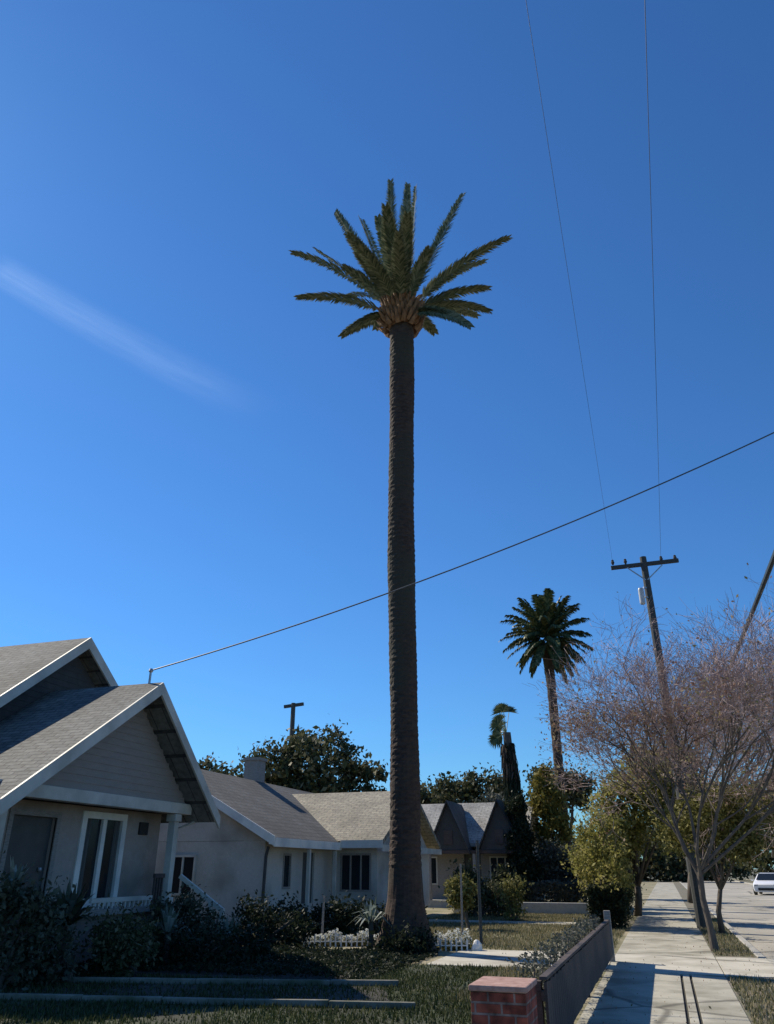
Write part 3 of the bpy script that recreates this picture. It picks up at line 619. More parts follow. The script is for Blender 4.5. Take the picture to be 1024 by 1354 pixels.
# ------------------------------------------------------------------ fence, pillar
fe = thing('board_fence', 'low dark board fence running beside the sidewalk from the brick pillar', 'fence', (-1.16, 12.5, 0))
mb = MB(); y = 8.06; i = 0
while y < 16.9:
    mb.box(-1.185, -1.160, y, y + .138, .10 + random.uniform(-.008, .008), .66 + random.uniform(-.01, .01)); y += .146
mb.build('boards', 'dark_wood', fe)
mb = MB(); mb.box(-1.215, -1.186, 8.05, 16.95, .2, .28); mb.box(-1.215, -1.186, 8.05, 16.95, .52, .60); mb.build('rails', 'dark_wood', fe)
MB().box(-1.225, -1.15, 8.05, 16.95, .68, .71).build('cap_rail', 'dark_wood', fe, bevel=.006)
for yy in (8.12, 10.3, 12.5, 14.7):
    MB().box(-1.305, -1.216, yy - .05, yy + .05, -.05, .67).build('post', 'dark_wood', fe)
MB().box(-1.25, -1.13, 16.96, 17.08, -.05, .86).build('end_post', 'grey_wood', fe, bevel=.008)
pl = thing('brick_pillar', 'squat red brick pillar with a pale cap at the near end of the fence', 'pillar', (-1.5, 7.7, 0))
mb = MB(); mb.box(-1.72, -1.25, 7.42, 8.0, -.05, .65); mb.build('shaft', 'brick', pl, bevel=.006)
mb = MB(); mb.box(-1.735, -1.235, 7.405, 8.015, .652, .70); mb.build('cap', 'cap', pl, bevel=.012)
# scrambling plant on the sunny side of the fence
t = thing('vine', 'ragged grey green vine creeping along the top of the dark fence', 'plant', (-1.4, 12, 0))
P = []
for k in range(330):
    yy = random.uniform(8.15, 16.6); h = random.uniform(.3, .80) if random.random() < .8 else random.uniform(.1, .5); c = np.array((-1.36 + random.uniform(-.12, .1), yy, h)); P.append(c + RNG.normal(size=(34, 3)) * (.06, .11, .05))
P = np.concatenate(P); P = P[(P[:, 0] < -1.32) | (P[:, 2] > .73)]; P = P[P[:, 2] < .86]
fast_mesh('foliage', leaf_quads(P, .019), 4, 'lv_grey', t)
mb = MB()
for k in range(14): y0 = 8.3 + k * .6; mb.tube([(-1.4, y0, 0), (-1.38, y0 + .2, .4), (-1.36, y0 + .5, .78)], [.015, .012, .006], 4)
mb.build('stem', 'darkbark', t)

# ------------------------------------------------------------------ white border, sticks, posts
def flowers(label, A, B, n, hmax, depth=.26):
    A = Vector(A); B = Vector(B); t = thing('flower_border', label, 'flowers', A, 'white flower borders by the palm')
    k = RNG.uniform(0, 1, n); bump = 1 + .25 * np.sin(k * 23) + .2 * np.sin(k * 51 + 1)
    base = np.stack([A.x + (B.x - A.x) * k, A.y + (B.y - A.y) * k + RNG.uniform(-depth, depth, n), hmax * RNG.uniform(.35, 1, n) * bump], 1)
    fast_mesh('blossom', leaf_quads(base, .022, up=.3, aspect=.8), 4, 'flower', t)
    k = RNG.uniform(0, 1, n); bump = 1 + .25 * np.sin(k * 23) + .2 * np.sin(k * 51 + 1)
    base = np.stack([A.x + (B.x - A.x) * k, A.y + (B.y - A.y) * k + RNG.uniform(-depth, depth, n), hmax * RNG.uniform(0, .85, n) * bump], 1)
    fast_mesh('foliage', leaf_quads(base, .026), 4, 'lv_olive', t)
flowers('low band of sunlit white flowers left of the palm base', (-9.15, 17.95, 0), (-6.45, 18.85, 0), 5200, .22)
flowers('short clump of sunlit white flowers right of the palm base', (-4.95, 18.3, 0), (-4.25, 18.5, 0), 1500, .28)
def pickets(label, A, B, n):
    A = Vector(A); B = Vector(B); t = thing('picket_edging', label, 'edging', A, 'white picket edgings by the palm'); mb = MB()
    for i in range(n):
        p = A.lerp(B, i / (n - 1)); hh = random.uniform(.20, .26); ln = random.uniform(-.012, .012)
        mb.prism([(p.x - .016, p.y, 0), (p.x + .016, p.y, 0), (p.x + .016 + ln, p.y, hh - .02), (p.x + ln, p.y, hh), (p.x - .016 + ln, p.y, hh - .02)], (0, .015, 0))
    mb.build('pickets', 'white', t); MB().bar(A + Vector((0, .03, .10)), B + Vector((0, .03, .10)), .015, .022).build('rail', 'white', t)
pickets('long low white picket edging in front of the flowers left of the palm base', (-9.1, 17.62, 0), (-6.5, 18.5, 0), 24)
pickets('short white picket edging in front of the flowers right of the palm base', (-4.9, 17.98, 0), (-4.25, 18.2, 0), 7)
def stake(label, x, y, h, w_=.05, mat='grey_wood'):
    tag(MB().tube([(x, y, -.05), (x + .01, y, h * .5), (x + .02, y, h)], [w_ * .55, w_ * .5, w_ * .45], 7).build('garden_stake', mat), label, 'stake', 'stakes in the front yard')
stake('pale thin stake at the left end of the white flowers', -9.0, 18.1, 1.0, .06)
stake('pale thin stake rising behind the middle of the white flowers', -7.85, 18.75, 1.0, .06)
stake('tall dark stake standing alone in the lawn right of the palm', -4.20, 19.4, 2.2, .07, 'tar_wood')
stake('slim grey stake close behind the palm on its right', -4.75, 19.9, 1.7, .05)
t = thing('garden_stone', 'small bright white stone in the grass by the tall dark stake', 'stone', (-4.2, 18.4, 0))
mb = MB(); mb.lathe((-4.06, 18.3, 0), [(.11, -.02), (.13, .05), (.10, .13), (.05, .19), (.02, .21)], 9, .35); mb.build('boulder', 'white', t)

# ------------------------------------------------------------------ shrubs and plants by the nearest house
SH = [
 ('dense dark shrub filling the lower left corner below the porch', (-9.3, 10.3, 0), [(-9.3, 10.3, .75, .6, .6, .8), (-9.2, 11.0, .5, .6, .5, .6)], 5200, .045, 'lv_shade'),
 ('dark shrub below the white framed porch window', (-8.9, 12.9, 0), [(-9.1, 12.9, .4, .5, .7, .5), (-8.7, 12.3, .35, .5, .5, .4)], 4200, .04, 'lv_dark'),
 ('rounded dark bush beside the foot of the porch steps', (-8.9, 14.6, 0), [(-9.2, 14.6, .6, .5, .6, .65), (-8.8, 15.1, .4, .4, .4, .45)], 4400, .04, 'lv_shade'),
 ('low dark bush right of the porch steps', (-8.6, 17.1, 0), [(-8.9, 17.2, .45, .6, .5, .5), (-8.1, 17.5, .35, .5, .4, .4)], 3800, .04, 'lv_deep'),
 ('low spreading dark bush in front of the porch skirt', (-8.2, 13.9, 0), [(-8.1, 13.9, .25, .7, .7, .35), (-7.8, 14.9, .2, .5, .5, .3)], 3800, .04, 'lv_deep'),
 ('dark bush behind the white flowers below the pale stucco wall', (-9.2, 20.0, 0), [(-9.4, 20.1, .4, .8, .4, .45), (-8.3, 20.5, .38, .7, .4, .42)], 4400, .045, 'lv_deep'),
 ('dark bush behind the white flowers close to the palm trunk', (-7.2, 20.8, 0), [(-7.6, 20.9, .4, .7, .4, .45), (-6.6, 21.2, .36, .6, .4, .42)], 3600, .045, 'lv_deep'),
 ('low dark ivy mound at the foot of the tall palm', (-5.4, 17.5, 0), [(-5.5, 17.0, .12, .62, .3, .24), (-5.0, 17.3, .15, .3, .3, .25)], 2600, .04, 'lv_deep'),
]
for lb, b, bl, n, s, m in SH: make_shrub('shrub', lb, b, bl, n, s, m, clumps=60, cs=.13)
def spiky(name, label, base, n, L, mat, w_=.05, flop=.35):
    t = thing(name, label, 'plant', base); V = []
    for i in range(n):
        a = i * 2.4 + random.random() * .5; e = R(random.uniform(18, 82)); d = Vector((math.cos(a) * math.cos(e), math.sin(a) * math.cos(e), math.sin(e))); l = L * random.uniform(.7, 1.1)
        B = Vector(base) + Vector((math.cos(a), math.sin(a), 0)) * .04; s_ = d.cross(Vector((0, 0, 1))).normalized() * w_
        m1 = B + d * l * .55; tp_ = B + d * l + Vector((0, 0, -flop * l * math.cos(e)))
        V += [B - s_ * .5, B + s_ * .5, m1 + s_, m1 - s_, m1 - s_, m1 + s_, tp_ + s_ * .05, tp_ - s_ * .05]
    fast_mesh('leaves', np.array([tuple(v) for v in V]), 4, mat, t)
    MB().tube([Vector(base) - Vector((0, 0, base[2])), base], [.05, .06], 7).build('stem', 'darkbark', t)
    return t
spiky('agave', 'blue green spiky agave in front of the porch door', (-9.35, 11.6, .75), 46, .75, 'lv_shade', .05)
spiky('agave', 'pale spiky yucca at the left edge against the porch post', (-9.45, 10.4, 1.35), 30, .45, 'lv_pale', .03)
spiky('flax_plant', 'grey strap leaved plant below the end of the stair rail', (-8.5, 15.4, .25), 40, .7, 'lv_pale', .04, .6)
spiky('flax_plant', 'pale strap leaved plant beneath the window sill', (-8.9, 13.9, .5), 30, .55, 'lv_pale', .04, .6)
spiky('flower_plant', 'pale leggy plant with whitish leaves at the left side of the palm foot', (-6.15, 17.4, .55), 44, .55, 'lv_pale', .035, .5)
spiky('flax_plant', 'small grey rosette on the dark bank under the porch', (-8.9, 11.3, .15), 24, .35, 'lv_grey', .03, .5)
make_shrub('shrub', 'clipped grey green ball shrub seen just right of the palm trunk', (-5.6, 24, 0), [(-5.75, 24, .95, .42, .4, .5)], 3600, .04, 'lv_olive', 50, .08)
make_shrub('shrub', 'tall loose dark shrub beyond the palm before the cottage porch', (-6.6, 30, 0), [(-6.9, 30, .9, .6, .5, .8), (-5.9, 30.5, .6, .6, .5, .6)], 4200, .06, 'lv_dark', 60, .16)
make_shrub('shrub', 'spindly shrub with bare gaps between palm and dark stake', (-5.0, 28.5, 0), [(-5.0, 28.5, .8, .4, .4, .7)], 1500, .05, 'lv_olive', 30, .14)
def hedge(label, x0, x1, y0, y1, h, n, leaf, mat):
    t = thing('hedge', label, 'hedge', ((x0 + x1) / 2, (y0 + y1) / 2, 0))
    P = np.stack([RNG.uniform(x0, x1, n), RNG.uniform(y0, y1, n), RNG.uniform(0, 1, n) ** .6 * h], 1); k = RNG.integers(0, 3, n)
    P[k == 0, 1] = y0; P[k == 1, 2] = h; P += RNG.normal(size=P.shape) * .05; P[:, 2] = np.clip(P[:, 2] + .05 * np.sin(P[:, 0] * 5), 0, None)
    fast_mesh('foliage', leaf_quads(P, leaf), 4, mat, t)
    mb = MB(); k = 0; x = x0 + .1
    while x < x1: mb.tube([(x, (y0 + y1) / 2, 0), (x + .05, (y0 + y1) / 2, h * .8)], [.03, .015], 4); x += .35
    mb.build('stem', 'darkbark', t)
hedge('low brown green clipped hedge before the third house', -8.0, -2.6, 36.0, 36.8, 1.0, 15000, .05, 'lv_grey')
hedge('dark hedge beside the sidewalk just past the fence end', -2.25, -1.3, 25.5, 33, 1.02, 16000, .045, 'lv_deep')
make_shrub('shrub', 'bushy olive shrub rising over the dark hedge beside the sidewalk', (-1.9, 34.5, 0), [(-2.3, 34.5, .9, .8, .9, 1.0), (-1.7, 35.5, 1.0, .5, .8, .8)], 7000, .055, 'lv_olive', 70, .16)
tag(MB().tube([(-2.72, 31, 0), (-2.72, 31, 1.75)], .06, 8).build('white_post', 'white'), 'short white post poking above the hedge by the sidewalk', 'post')

# ------------------------------------------------------------------ trees behind
make_tree('broadleaf_tree', 'large dark broadleaf tree rising behind the pale bungalow roof', 'tree', (-20.5, 50, 0),
          [(-21.5, 50, 7.4, 3.4, 3, 3.0), (-24.5, 49, 7.3, 2.4, 2.3, 2.2), (-18.6, 51, 6.4, 1.9, 2, 1.9), (-21, 50, 5.2, 4.4, 3, 1.8), (-22.8, 50, 9.2, 1.5, 1.4, 1.1)], 17000, .17, 'lv_dark', 190, .42, .3)
make_tree('broadleaf_tree', 'round dark treetop peeking over the nearest roof', 'tree', (-30, 52, 0), [(-31, 52, 6.8, 2.8, 2.5, 2.1), (-27.8, 53, 6.3, 1.9, 2, 1.5)], 7000, .16, 'lv_dark', 80, .4, .25)
make_tree('broadleaf_tree', 'brownish green tree behind the twin gables right of the palm trunk', 'tree', (-11.5, 55, 0), [(-13.4, 55, 5.8, 1.9, 2, 1.7), (-11.2, 55, 6.2, 2.0, 2, 1.7), (-12, 55, 4.4, 3.0, 2, 1.4)], 9000, .15, 'lv_dark', 100, .38, .22)
make_tree('broadleaf_tree', 'grey green tree between the cottage and the ragged fan palm', 'tree', (-8.3, 46, 0), [(-8.6, 46, 4.2, 1.3, 1.3, 1.5), (-7.5, 46, 3.6, 1.1, 1, 1.2), (-9.2, 46, 2.6, 1.2, 1, 1.2)], 8000, .10, 'lv_grey', 90, .28, .16)
make_tree('broadleaf_tree', 'small dark treetop left of the tall palm over the tan roof', 'tree', (-15.6, 60, 0), [(-17.4, 60, 6.3, 1.4, 1.5, 1.2), (-15.6, 60, 5.9, 1.3, 1.5, 1.1)], 4500, .15, 'lv_dark', 50, .35, .18)
make_tree('conifer', 'dark narrow cypress at the foot of the ragged fan palm', 'tree', (-5.95, 37, 0), [(-5.95, 37, 1.3, .8, .7, 1.2), (-6.0, 37, 2.7, .55, .5, 1.2), (-6.05, 37, 3.9, .35, .3, .9)], 8500, .07, 'lv_deep', 120, .16, .12)
make_tree('broadleaf_tree', 'golden green tree between the fan palm and the round palm', 'tree', (-5.0, 40, 0), [(-5.05, 40, 4.7, .8, .8, 1.2), (-4.9, 40, 3.3, .85, .8, 1.2), (-5.0, 40.2, 5.7, .45, .5, .6)], 9000, .08, 'lv_yellow', 110, .2, .12)
make_tree('broadleaf_tree', 'dull green tree behind the golden tree', 'tree', (-5.6, 52, 0), [(-6.2, 52, 6.4, 1.6, 1.4, 1.3), (-4.6, 52, 6.0, 1.0, 1, 1.0)], 5000, .13, 'lv_dark', 60, .35, .16)
make_shrub('shrub', 'grey leaved shrub with twiggy top below the round palm', (-4.4, 38, 0), [(-4.7, 38, 1.6, .8, .8, 1.1), (-3.7, 38, 1.2, .7, .7, .9)], 7000, .07, 'lv_grey', 70, .2)
make_shrub('shrub', 'dark rounded shrub right of the round palm foot', (-3.1, 39, 0), [(-3.3, 39, 1.5, .8, .8, .9), (-2.5, 39, 1.2, .6, .7, .8)], 6000, .07, 'lv_dark', 60, .2)
make_shrub('shrub', 'dark shrub at the corner of the third house beneath the cypress', (-6.6, 35.2, 0), [(-6.5, 35.2, .9, .7, .6, .8)], 4500, .06, 'lv_deep', 50, .16)
make_tree('broadleaf_tree', 'bushy yellow green tree behind the bare purple tree', 'tree', (-1.2, 33, 0), [(-1.2, 32, 3.5, 1.2, 1.4, 1.7), (-.2, 31, 4.6, 1.1, 1.2, 1.3), (-1.9, 32, 2.5, .7, .9, 1.1), (.5, 31, 3.3, .9, 1, 1.3)], 19000, .07, 'lv_bright', 190, .26, .13, split=.3)
make_tree('broadleaf_tree', 'shadowy dark tree beyond the road verge behind the bare tree', 'tree', (1.1, 46, 0), [(1.4, 46, 4.6, 1.9, 2, 1.9), (3.2, 47, 4.2, 1.7, 2, 1.5), (1.2, 46, 6.6, 1.5, 1.6, 1.3)], 13000, .12, 'lv_dark', 140, .36, .22, split=.35)
make_tree('broadleaf_tree', 'dark spreading street tree shading the house across the street', 'tree', (9.9, 58, 0), [(9.5, 58, 6.0, 3.6, 3, 2.2), (6.4, 57, 5.2, 2.2, 2, 1.6), (12, 59, 6.5, 3, 3, 2.4)], 15000, .15, 'lv_dark', 150, .45, .26, split=.5)
far = [(-60, 95, 7), (-50, 100, 6.5), (-41, 92, 7), (-33, 104, 6.2), (-26, 98, 6), (-19, 108, 6.5), (-13, 112, 6), (-8.5, 118, 6.5), (-3, 124, 7.5), (2, 120, 8), (14, 110, 9), (22, 100, 9), (30, 92, 9), (7.5, 135, 8)]
places = ['far at the left behind the near house', 'left of the big broadleaf tree', 'behind the small pale house', 'behind the big broadleaf tree', 'over the charcoal roof', 'over the tan wing roof', 'behind the tall palm trunk', 'behind the twin gables', 'beneath the round palm', 'behind the yellow green tree', 'past the house across the street', 'right of the house across the street', 'at the far right edge', 'at the far end of the road']
for (x, y, h), pl_ in zip(far, places):
    make_tree('distant_tree', 'hazy distant tree ' + pl_, 'tree', (x, y, 0), [(x, y, h * .55, 4.2, 3, h * .42), (x + 3.2, y, h * .42, 3, 2.5, h * .34), (x - 3, y, h * .4, 2.6, 2.5, h * .3), (x, y - 1, h * .14, 5.5, 2.5, h * .2)], 4200, .30, 'lv_dark', 50, .7, .3, group='distant trees closing the view')

make_tree('broadleaf_tree', 'unseen evergreen added left of the nearest bungalow to shade the lawn', 'tree', (-13.2, 7.4, 0), [(-13.1, 8.4, 5.0, 1.7, 1.7, 1.8), (-13.0, 6.8, 4.0, 1.8, 1.6, 1.7), (-13.9, 9.4, 6.2, 1.4, 1.4, 1.3)], 15000, .12, 'lv_dark', 150, .34, .2)  # out-of-view tree, added only to cast shade on the foreground lawn
# ------------------------------------------------------------------ bare purple street trees
def bare_tree(label, B, S, limbs_, leafy_below, kids, rust=.5):
    bt = thing('bare_tree', label, 'tree', B); B = Vector(B)
    wood = MB(); tw = []; tipP = []
    def grow(p, d, L, r, dep):
        pts = [p]; q = p; dd = d; n = 3 if dep < 4 else 2
        for i in range(n):
            dd = (dd + Vector((random.uniform(-1, 1), random.uniform(-1, 1), random.uniform(-.6, .8))) * (.14 + .05 * dep)).normalized(); q = q + dd * L / n; pts.append(q)
        if dep < 4: wood.tube(pts, [r * (1 - .4 * i / n) for i in range(n + 1)], 7 if dep < 2 else 4, cap=False)
        else:
            for a, b in zip(pts[:-1], pts[1:]):
                s_ = (b - a).cross(Vector((random.uniform(-1, 1), random.uniform(-1, 1), random.uniform(-1, 1)))).normalized() * max(r, .0042)
                tw.extend([a - s_, a + s_, b + s_ * .7, b - s_ * .7])
        if dep == 6: tipP.append(tuple(q)); return
        for i in range(kids[dep]):
            sp = (.55, .6, .75, .85, .9, 1.0)[dep]
            nd = (dd + Vector((random.uniform(-1, 1), random.uniform(-1, 1), random.uniform(-.75, .85))) * sp).normalized()
            st = pts[-1] if i < 2 or dep == 0 else pts[-2].lerp(pts[-1], random.random())
            grow(st, nd, L * random.uniform(.62, .85), r * .58, dep + 1)
    wood.tube([B + Vector(v) * S for v in ((0, 0, -.05), (-.02, 0, .4), (-.08, 0, 1.0), (-.06, 0, 1.6))], [.098 * S, .072 * S, .064 * S, .068 * S], 10)
    for d, L in limbs_: grow(B + Vector((-.06, 0, random.uniform(1.35, 1.6))) * S, Vector(d).normalized(), L * S, .040 * S, 1)
    wood.build('trunk', 'bark', bt)
    fast_mesh('twigs', np.array([tuple(v) for v in tw]), 4, 'twig', bt)
    TP = np.array(tipP); print('tips', len(TP), TP.min(0), TP.max(0))
    low = TP[TP[:, 2] < leafy_below]; sel = low[RNG.random(len(low)) < rust]
    sel = np.repeat(sel, 3, 0) + RNG.normal(size=(len(sel) * 3, 3)) * .09
    hi = TP[RNG.random(len(TP)) < .22]; hi = hi + RNG.normal(size=hi.shape) * .05
    fast_mesh('last_leaves', leaf_quads(np.concatenate([sel, hi]), .034), 4, 'lv_rust', bt)
make_tree('broadleaf_tree', 'rusty olive tree across the road filling in behind the bare trees', 'tree', (9.9, 50, 0), [(9.8, 50, 5.4, 2.4, 2.2, 2.2), (8.4, 49, 4.4, 1.6, 1.8, 1.5), (10.6, 51, 3.8, 2.2, 2, 1.8)], 15000, .10, 'lv_rust', 150, .36, .2)
make_tree('broadleaf_tree', 'small olive tree on the verge between the two bare trees', 'tree', (1.22, 24.8, 0), [(1.3, 24.8, 3.0, .9, .9, .9), (2.4, 24.9, 3.1, .9, .9, .8), (.6, 25.0, 2.6, .6, .7, .65), (1.9, 24.7, 2.1, .9, .8, .5)], 11000, .05, 'lv_olive', 130, .19, .07)
make_shrub('tall_shrub', 'tall yellow green shrub leaning over the hedge onto the sidewalk', (-1.9, 26.3, 0), [(-1.75, 26.2, 2.3, .75, .8, 1.0), (-2.1, 27.2, 1.8, .7, .8, 1.0), (-1.45, 25.6, 1.5, .5, .6, .7)], 9500, .05, 'lv_bright', 110, .17)
bare_tree('leafless mauve twigged street tree nearest on the verge at right', (.78, 20, 0), 1.0,
          [((-.45, -.1, 1), 1.8), ((-.1, .3, 1), 2.1), ((.45, -.25, 1), 2.1), ((.95, .2, .95), 2.2), ((.1, -.5, 1), 1.9), ((-.6, .3, 1.2), 1.5), ((1.4, -.3, .9), 2.3), ((.6, .6, .8), 1.9), ((-.2, .8, .9), 1.6)], 5.3, (0, 4, 4, 5, 5, 4), .5)
bare_tree('second leafless mauve street tree standing behind the nearest one', (1.12, 31, 0), 1.2,
          [((.1, 0, 1), 1.6), ((.5, .3, 1), 2.0), ((.8, -.2, 1), 2.1), ((1.3, .2, .9), 2.3), ((1.8, 0, .8), 2.3), ((1.5, -.4, .5), 2.0), ((1.0, .6, .7), 2.0)], 5.4, (0, 4, 4, 4, 5, 5), .7)

# ------------------------------------------------------------------ utility pole, wires, far pole
up = thing('utility_pole', 'leaning looking wooden utility pole with long crossarm and pale transformer', 'utility pole', (.82, 27, 0))
MB().tube([(.82, 27, -.2), (.78, 27, 6), (.74, 27, 11.75)], [.17, .145, .115], 10).build('pole', 'tar_wood', up)
mb = MB(); mb.bar((-.40, 26.86, 11.42), (1.92, 27.1, 11.52), .11, .13); mb.build('crossarm', 'tar_wood', up)
mb = MB(); mb.bar((.15, 26.88, 11.38), (.72, 26.9, 10.85), .03, .04); mb.bar((1.35, 27.0, 11.38), (.78, 26.9, 10.85), .03, .04); mb.build('brace', 'steel', up)
ins = [-.32, .12, 1.35, 1.82]
for x in ins: MB().lathe((x, 26.9 + .1 * (x + .4), 11.55), [(.03, 0), (.05, .05), (.065, .09), (.045, .13), (.05, .17), (.02, .2)], 8).build('insulator', 'soffit', up)
mb = MB(); mb.lathe((.50, 26.72, 9.9), [(.02, 0), (.08, .02), (.095, .06), (.095, .55), (.08, .6), (.03, .62)], 14); tr_ = mb.build('transformer', 'transformer', up)
mb = MB(); mb.bar((.6, 26.8, 10.2), (.74, 26.95, 10.2), .05); mb.bar((.6, 26.8, 10.55), (.74, 26.95, 10.55), .05); mb.build('bracket', 'steel', up)
def wire(label, pts, sag, r, mat='wire', name='power_line'):
    mb = MB(); P = []
    for a, b in zip(pts[:-1], pts[1:]):
        a = Vector(a); b = Vector(b)
        for i in range(24 if b is not None else 0):
            s = i / 24; P.append(a.lerp(b, s) + Vector((0, 0, -4 * sag * s * (1 - s))))
    P.append(Vector(pts[-1])); mb.tube(P, r, 6)
    return tag(mb.build(name, mat), label, 'cable')
G = 'overhead wires'
wire('thin overhead power line crossing the high sky from the right half of the crossarm', [(1.0, -25, 11.7), (1.35, 27.05, 11.7)], .35, .0048)['group'] = G
wire('faint overhead power line over the left tip of the crossarm', [(.0, -25, 11.7), (-.32, 26.91, 11.7)], .35, .0035)['group'] = G
wire('thick dark cable slanting down at the right edge into the bare tree', [(3.35, -20, 7.6), (2.6, 62, 8.6)], .6, .055, 'cable')['group'] = G
fpole = thing('utility_pole', 'distant cable pole mostly hidden behind the bare tree', 'utility pole', (2.55, 62, 0))
MB().tube([(1.58, 62.15, -.2), (1.58, 62.15, 9)], [.14, .11], 8).build('pole', 'tar_wood', fpole); MB().bar((1.0, 62.0, 8.62), (2.8, 62.0, 8.62), .09, .11).build('crossarm', 'tar_wood', fpole)
wire('long sagging service wire rising from the near roof across to the upper right', [(-9.75, 13.5, 5.38), (5.6, 15.6, 10.75)], .42, .014)['group'] = G
bp = thing('utility_pole', 'little crossarm pole top showing above the big broadleaf tree', 'utility pole', (-33.2, 70, 0))
MB().tube([(-33.2, 70, 0), (-33.2, 70, 16.6)], [.3, .22], 8).build('pole', 'tar_wood', bp); MB().bar((-34.2, 70, 16.3), (-32.1, 70, 16.45), .22, .3).build('crossarm', 'tar_wood', bp)

# ------------------------------------------------------------------ parked car
car = thing('parked_car', 'white sedan parked on the far side of the road at the right edge', 'car', (6.9, 66, -.1))
def ring(y, hw, zb, zm, zt, tw_):  # cross-section half widths
    return [(-hw * .92, y, zb), (-hw, y, zb + .18), (-hw, y, zm), (-tw_, y, zt), (tw_, y, zt), (hw, y, zm), (hw, y, zb + .18), (hw * .92, y, zb)]
secs = [(-2.2, .72, .28, .52, .60, .66), (-2.1, .82, .2, .62, .72, .74), (-1.2, .88, .18, .80, .86, .78), (-.85, .88, .18, .86, .92, .76), (-.1, .89, .18, .88, 1.36, .60), (.9, .89, .18, .88, 1.40, .60), (1.55, .88, .18, .90, 1.0, .72), (2.1, .84, .2, .86, .94, .72), (2.25, .74, .28, .7, .8, .66)]
mb = MB(); o = 0
for s in secs: mb.v += ring(*s)
for i in range(len(secs) - 1):
    for k in range(8): mb.f.append((i * 8 + k, i * 8 + (k + 1) % 8, (i + 1) * 8 + (k + 1) % 8, (i + 1) * 8 + k))
mb.f.append(tuple(range(8))); mb.f.append(tuple((len(secs) - 1) * 8 + k for k in range(8))[::-1])
cx, cy, cz = 6.9, 66, -.1
def place(o):
    o.matrix_parent_inverse = Matrix.Identity(4); return o
body = place(mb.build('body', 'paint_white', car, True, .05))
mb = MB(); mb.add([(-.70, -.86, .935), (.70, -.86, .935), (.55, -.14, 1.345), (-.55, -.14, 1.345)], [(0, 1, 2, 3)]); mb.v = [(x, y - .012, z + .02) for x, y, z in mb.v]; place(mb.build('windscreen', 'glass', car))
for sg in (-1, 1):
    mb = MB(); mb.add([(sg * .855, -.62, .93), (sg * .63, -.10, 1.32), (sg * .63, .85, 1.35), (sg * .83, 1.35, .98)], [(0, 1, 2, 3) if sg > 0 else (3, 2, 1, 0)]); mb.v = [(x + sg * .03, y, z) for x, y, z in mb.v]; place(mb.build('side_window', 'glass', car))
    mb = MB(); mb.box(sg * .62 - .14, sg * .62 + .14, -2.2, -2.08, .55, .68); place(mb.build('headlight', 'lamp_glass', car, bevel=.02))
    mb = MB(); mb.box(sg * .98 - .08, sg * .98 + .08, -.72, -.6, .88, .98); place(mb.build('wing_mirror', 'paint_white', car, bevel=.02))
    for yy in (-1.42, 1.4):
        mb = MB(); mb.tube([(sg * .70, yy, .31), (sg * .90, yy, .31)], .31, 18); wh = place(mb.build('wheel', 'rubber', car, bevel=.02))
        mb = MB(); mb.tube([(sg * .89, yy, .31), (sg * .915, yy, .31)], .19, 12); rm = mb.build('rim', 'steel', car); place(rm); rm.parent = wh
mb = MB(); mb.box(-.5, .5, -2.23, -2.18, .3, .46); place(mb.build('grille', 'rubber', car))
car.rotation_euler = (0, 0, R(-12))

# ------------------------------------------------------------------ faint vapour trail high in the sky
m, nt, b = new_mat('vapour'); nt.nodes.remove(b)
tc = N(nt, 'ShaderNodeTexCoord'); vm = N(nt, 'ShaderNodeMapping'); vm.inputs['Scale'].default_value = (3.5, 5.5, 1); vm.inputs['Rotation'].default_value = (0, 0, .12); nt.links.new(tc.outputs['UV'], vm.inputs['Vector'])
no = N(nt, 'ShaderNodeTexNoise', Scale=1.6, Detail=10, Roughness=.62); nt.links.new(vm.outputs[0], no.inputs['Vector'])
sx = N(nt, 'ShaderNodeSeparateXYZ'); nt.links.new(tc.outputs['UV'], sx.inputs[0])
def curve(inp, pts):
    r_ = N(nt, 'ShaderNodeValToRGB'); e = r_.color_ramp; e.interpolation = 'EASE'
    e.elements[0].position, e.elements[0].color = pts[0][0], (pts[0][1],) * 3 + (1,); e.elements[1].position, e.elements[1].color = pts[-1][0], (pts[-1][1],) * 3 + (1,)
    for p, v in pts[1:-1]: q = e.elements.new(p); q.color = (v,) * 3 + (1,)
    nt.links.new(inp, r_.inputs[0]); return r_.outputs[0]
a_ = curve(sx.outputs[0], [(0, 0), (.06, .8), (.45, .55), (1, 0)]); b_ = curve(sx.outputs[1], [(0, 0), (.5, 1), (1, 0)])
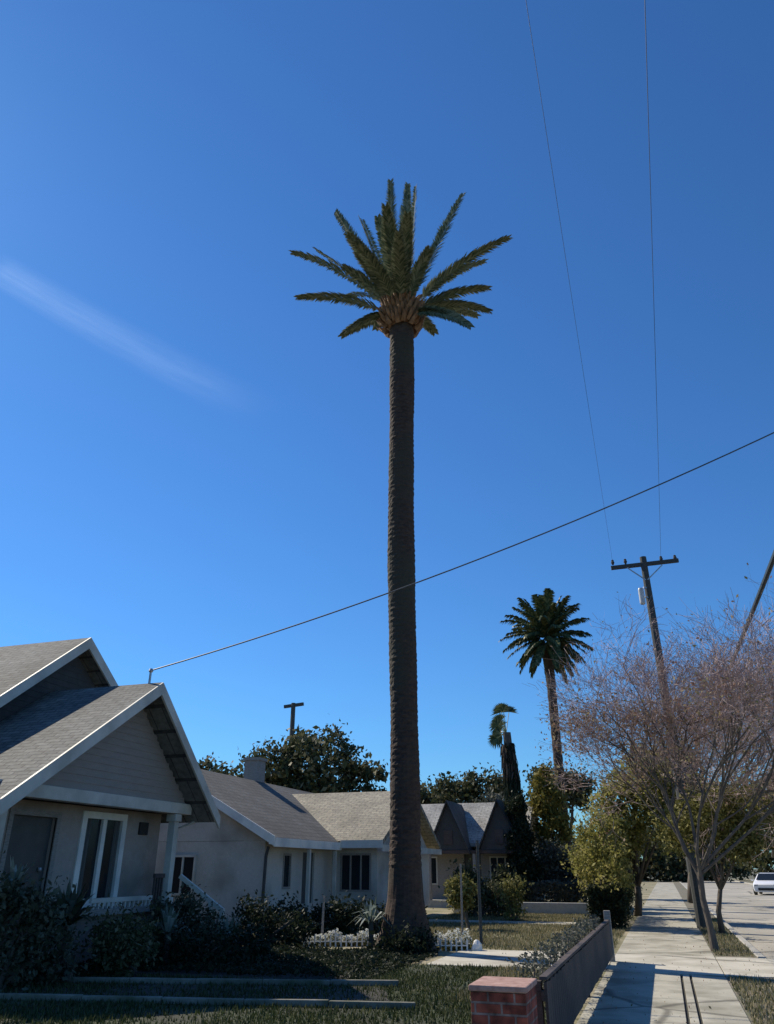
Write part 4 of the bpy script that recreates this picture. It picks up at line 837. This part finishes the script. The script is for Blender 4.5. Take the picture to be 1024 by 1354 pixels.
m1 = N(nt, 'ShaderNodeMath', operation='MULTIPLY'); nt.links.new(a_, m1.inputs[0]); nt.links.new(b_, m1.inputs[1])
m2 = N(nt, 'ShaderNodeMath', operation='MULTIPLY'); nt.links.new(m1.outputs[0], m2.inputs[0]); nt.links.new(no.outputs['Fac'], m2.inputs[1])
m3 = N(nt, 'ShaderNodeMath', operation='MULTIPLY'); nt.links.new(m2.outputs[0], m3.inputs[0]); m3.inputs[1].default_value = .24
tp1 = N(nt, 'ShaderNodeBsdfTransparent'); df = N(nt, 'ShaderNodeBsdfTranslucent'); df.inputs['Color'].default_value = (.62, .80, .98, 1)
mx = N(nt, 'ShaderNodeMixShader'); nt.links.new(m3.outputs[0], mx.inputs[0]); nt.links.new(tp1.outputs[0], mx.inputs[1]); nt.links.new(df.outputs[0], mx.inputs[2])
nt.links.new(mx.outputs[0], nt.nodes['Material Output'].inputs['Surface']); M['vapour'] = m
TRAIL = [(-1850, 1380, 1800), (-1340, 2600, 1800)]
A = Vector(TRAIL[0]); B = Vector(TRAIL[1]); dd = (B - A).normalized(); s_ = Vector((-dd.y, dd.x, 0)); me = bpy.data.meshes.new('contrail'); vs = []; uv = []; fs = []
for i in range(21):
    s = i / 20; c_ = A.lerp(B, s) + s_ * 30 * math.sin(s * 3); wd_ = 105 + 90 * s
    for k in range(5): vs.append(tuple(c_ + s_ * wd_ * (k / 2 - 1) + Vector((0, 0, 10 * math.sin(k * 1.57))))); uv.append((s, k / 4))
for i in range(20):
    for k in range(4): fs.append((i * 5 + k, i * 5 + k + 1, i * 5 + k + 6, i * 5 + k + 5))
me.from_pydata(vs, [], fs); ul = me.uv_layers.new(name='UVMap')
for lp in me.loops: ul.data[lp.index].uv = uv[lp.vertex_index]
me.materials.append(m); me.polygons.foreach_set('use_smooth', [True] * len(me.polygons))
o = bpy.data.objects.new('cloud_streak', me); COL.objects.link(o); o['kind'] = 'stuff'; o['label'] = 'faint white streak of cloud slanting down the left sky'; o['category'] = 'cloud'; o.visible_shadow = True
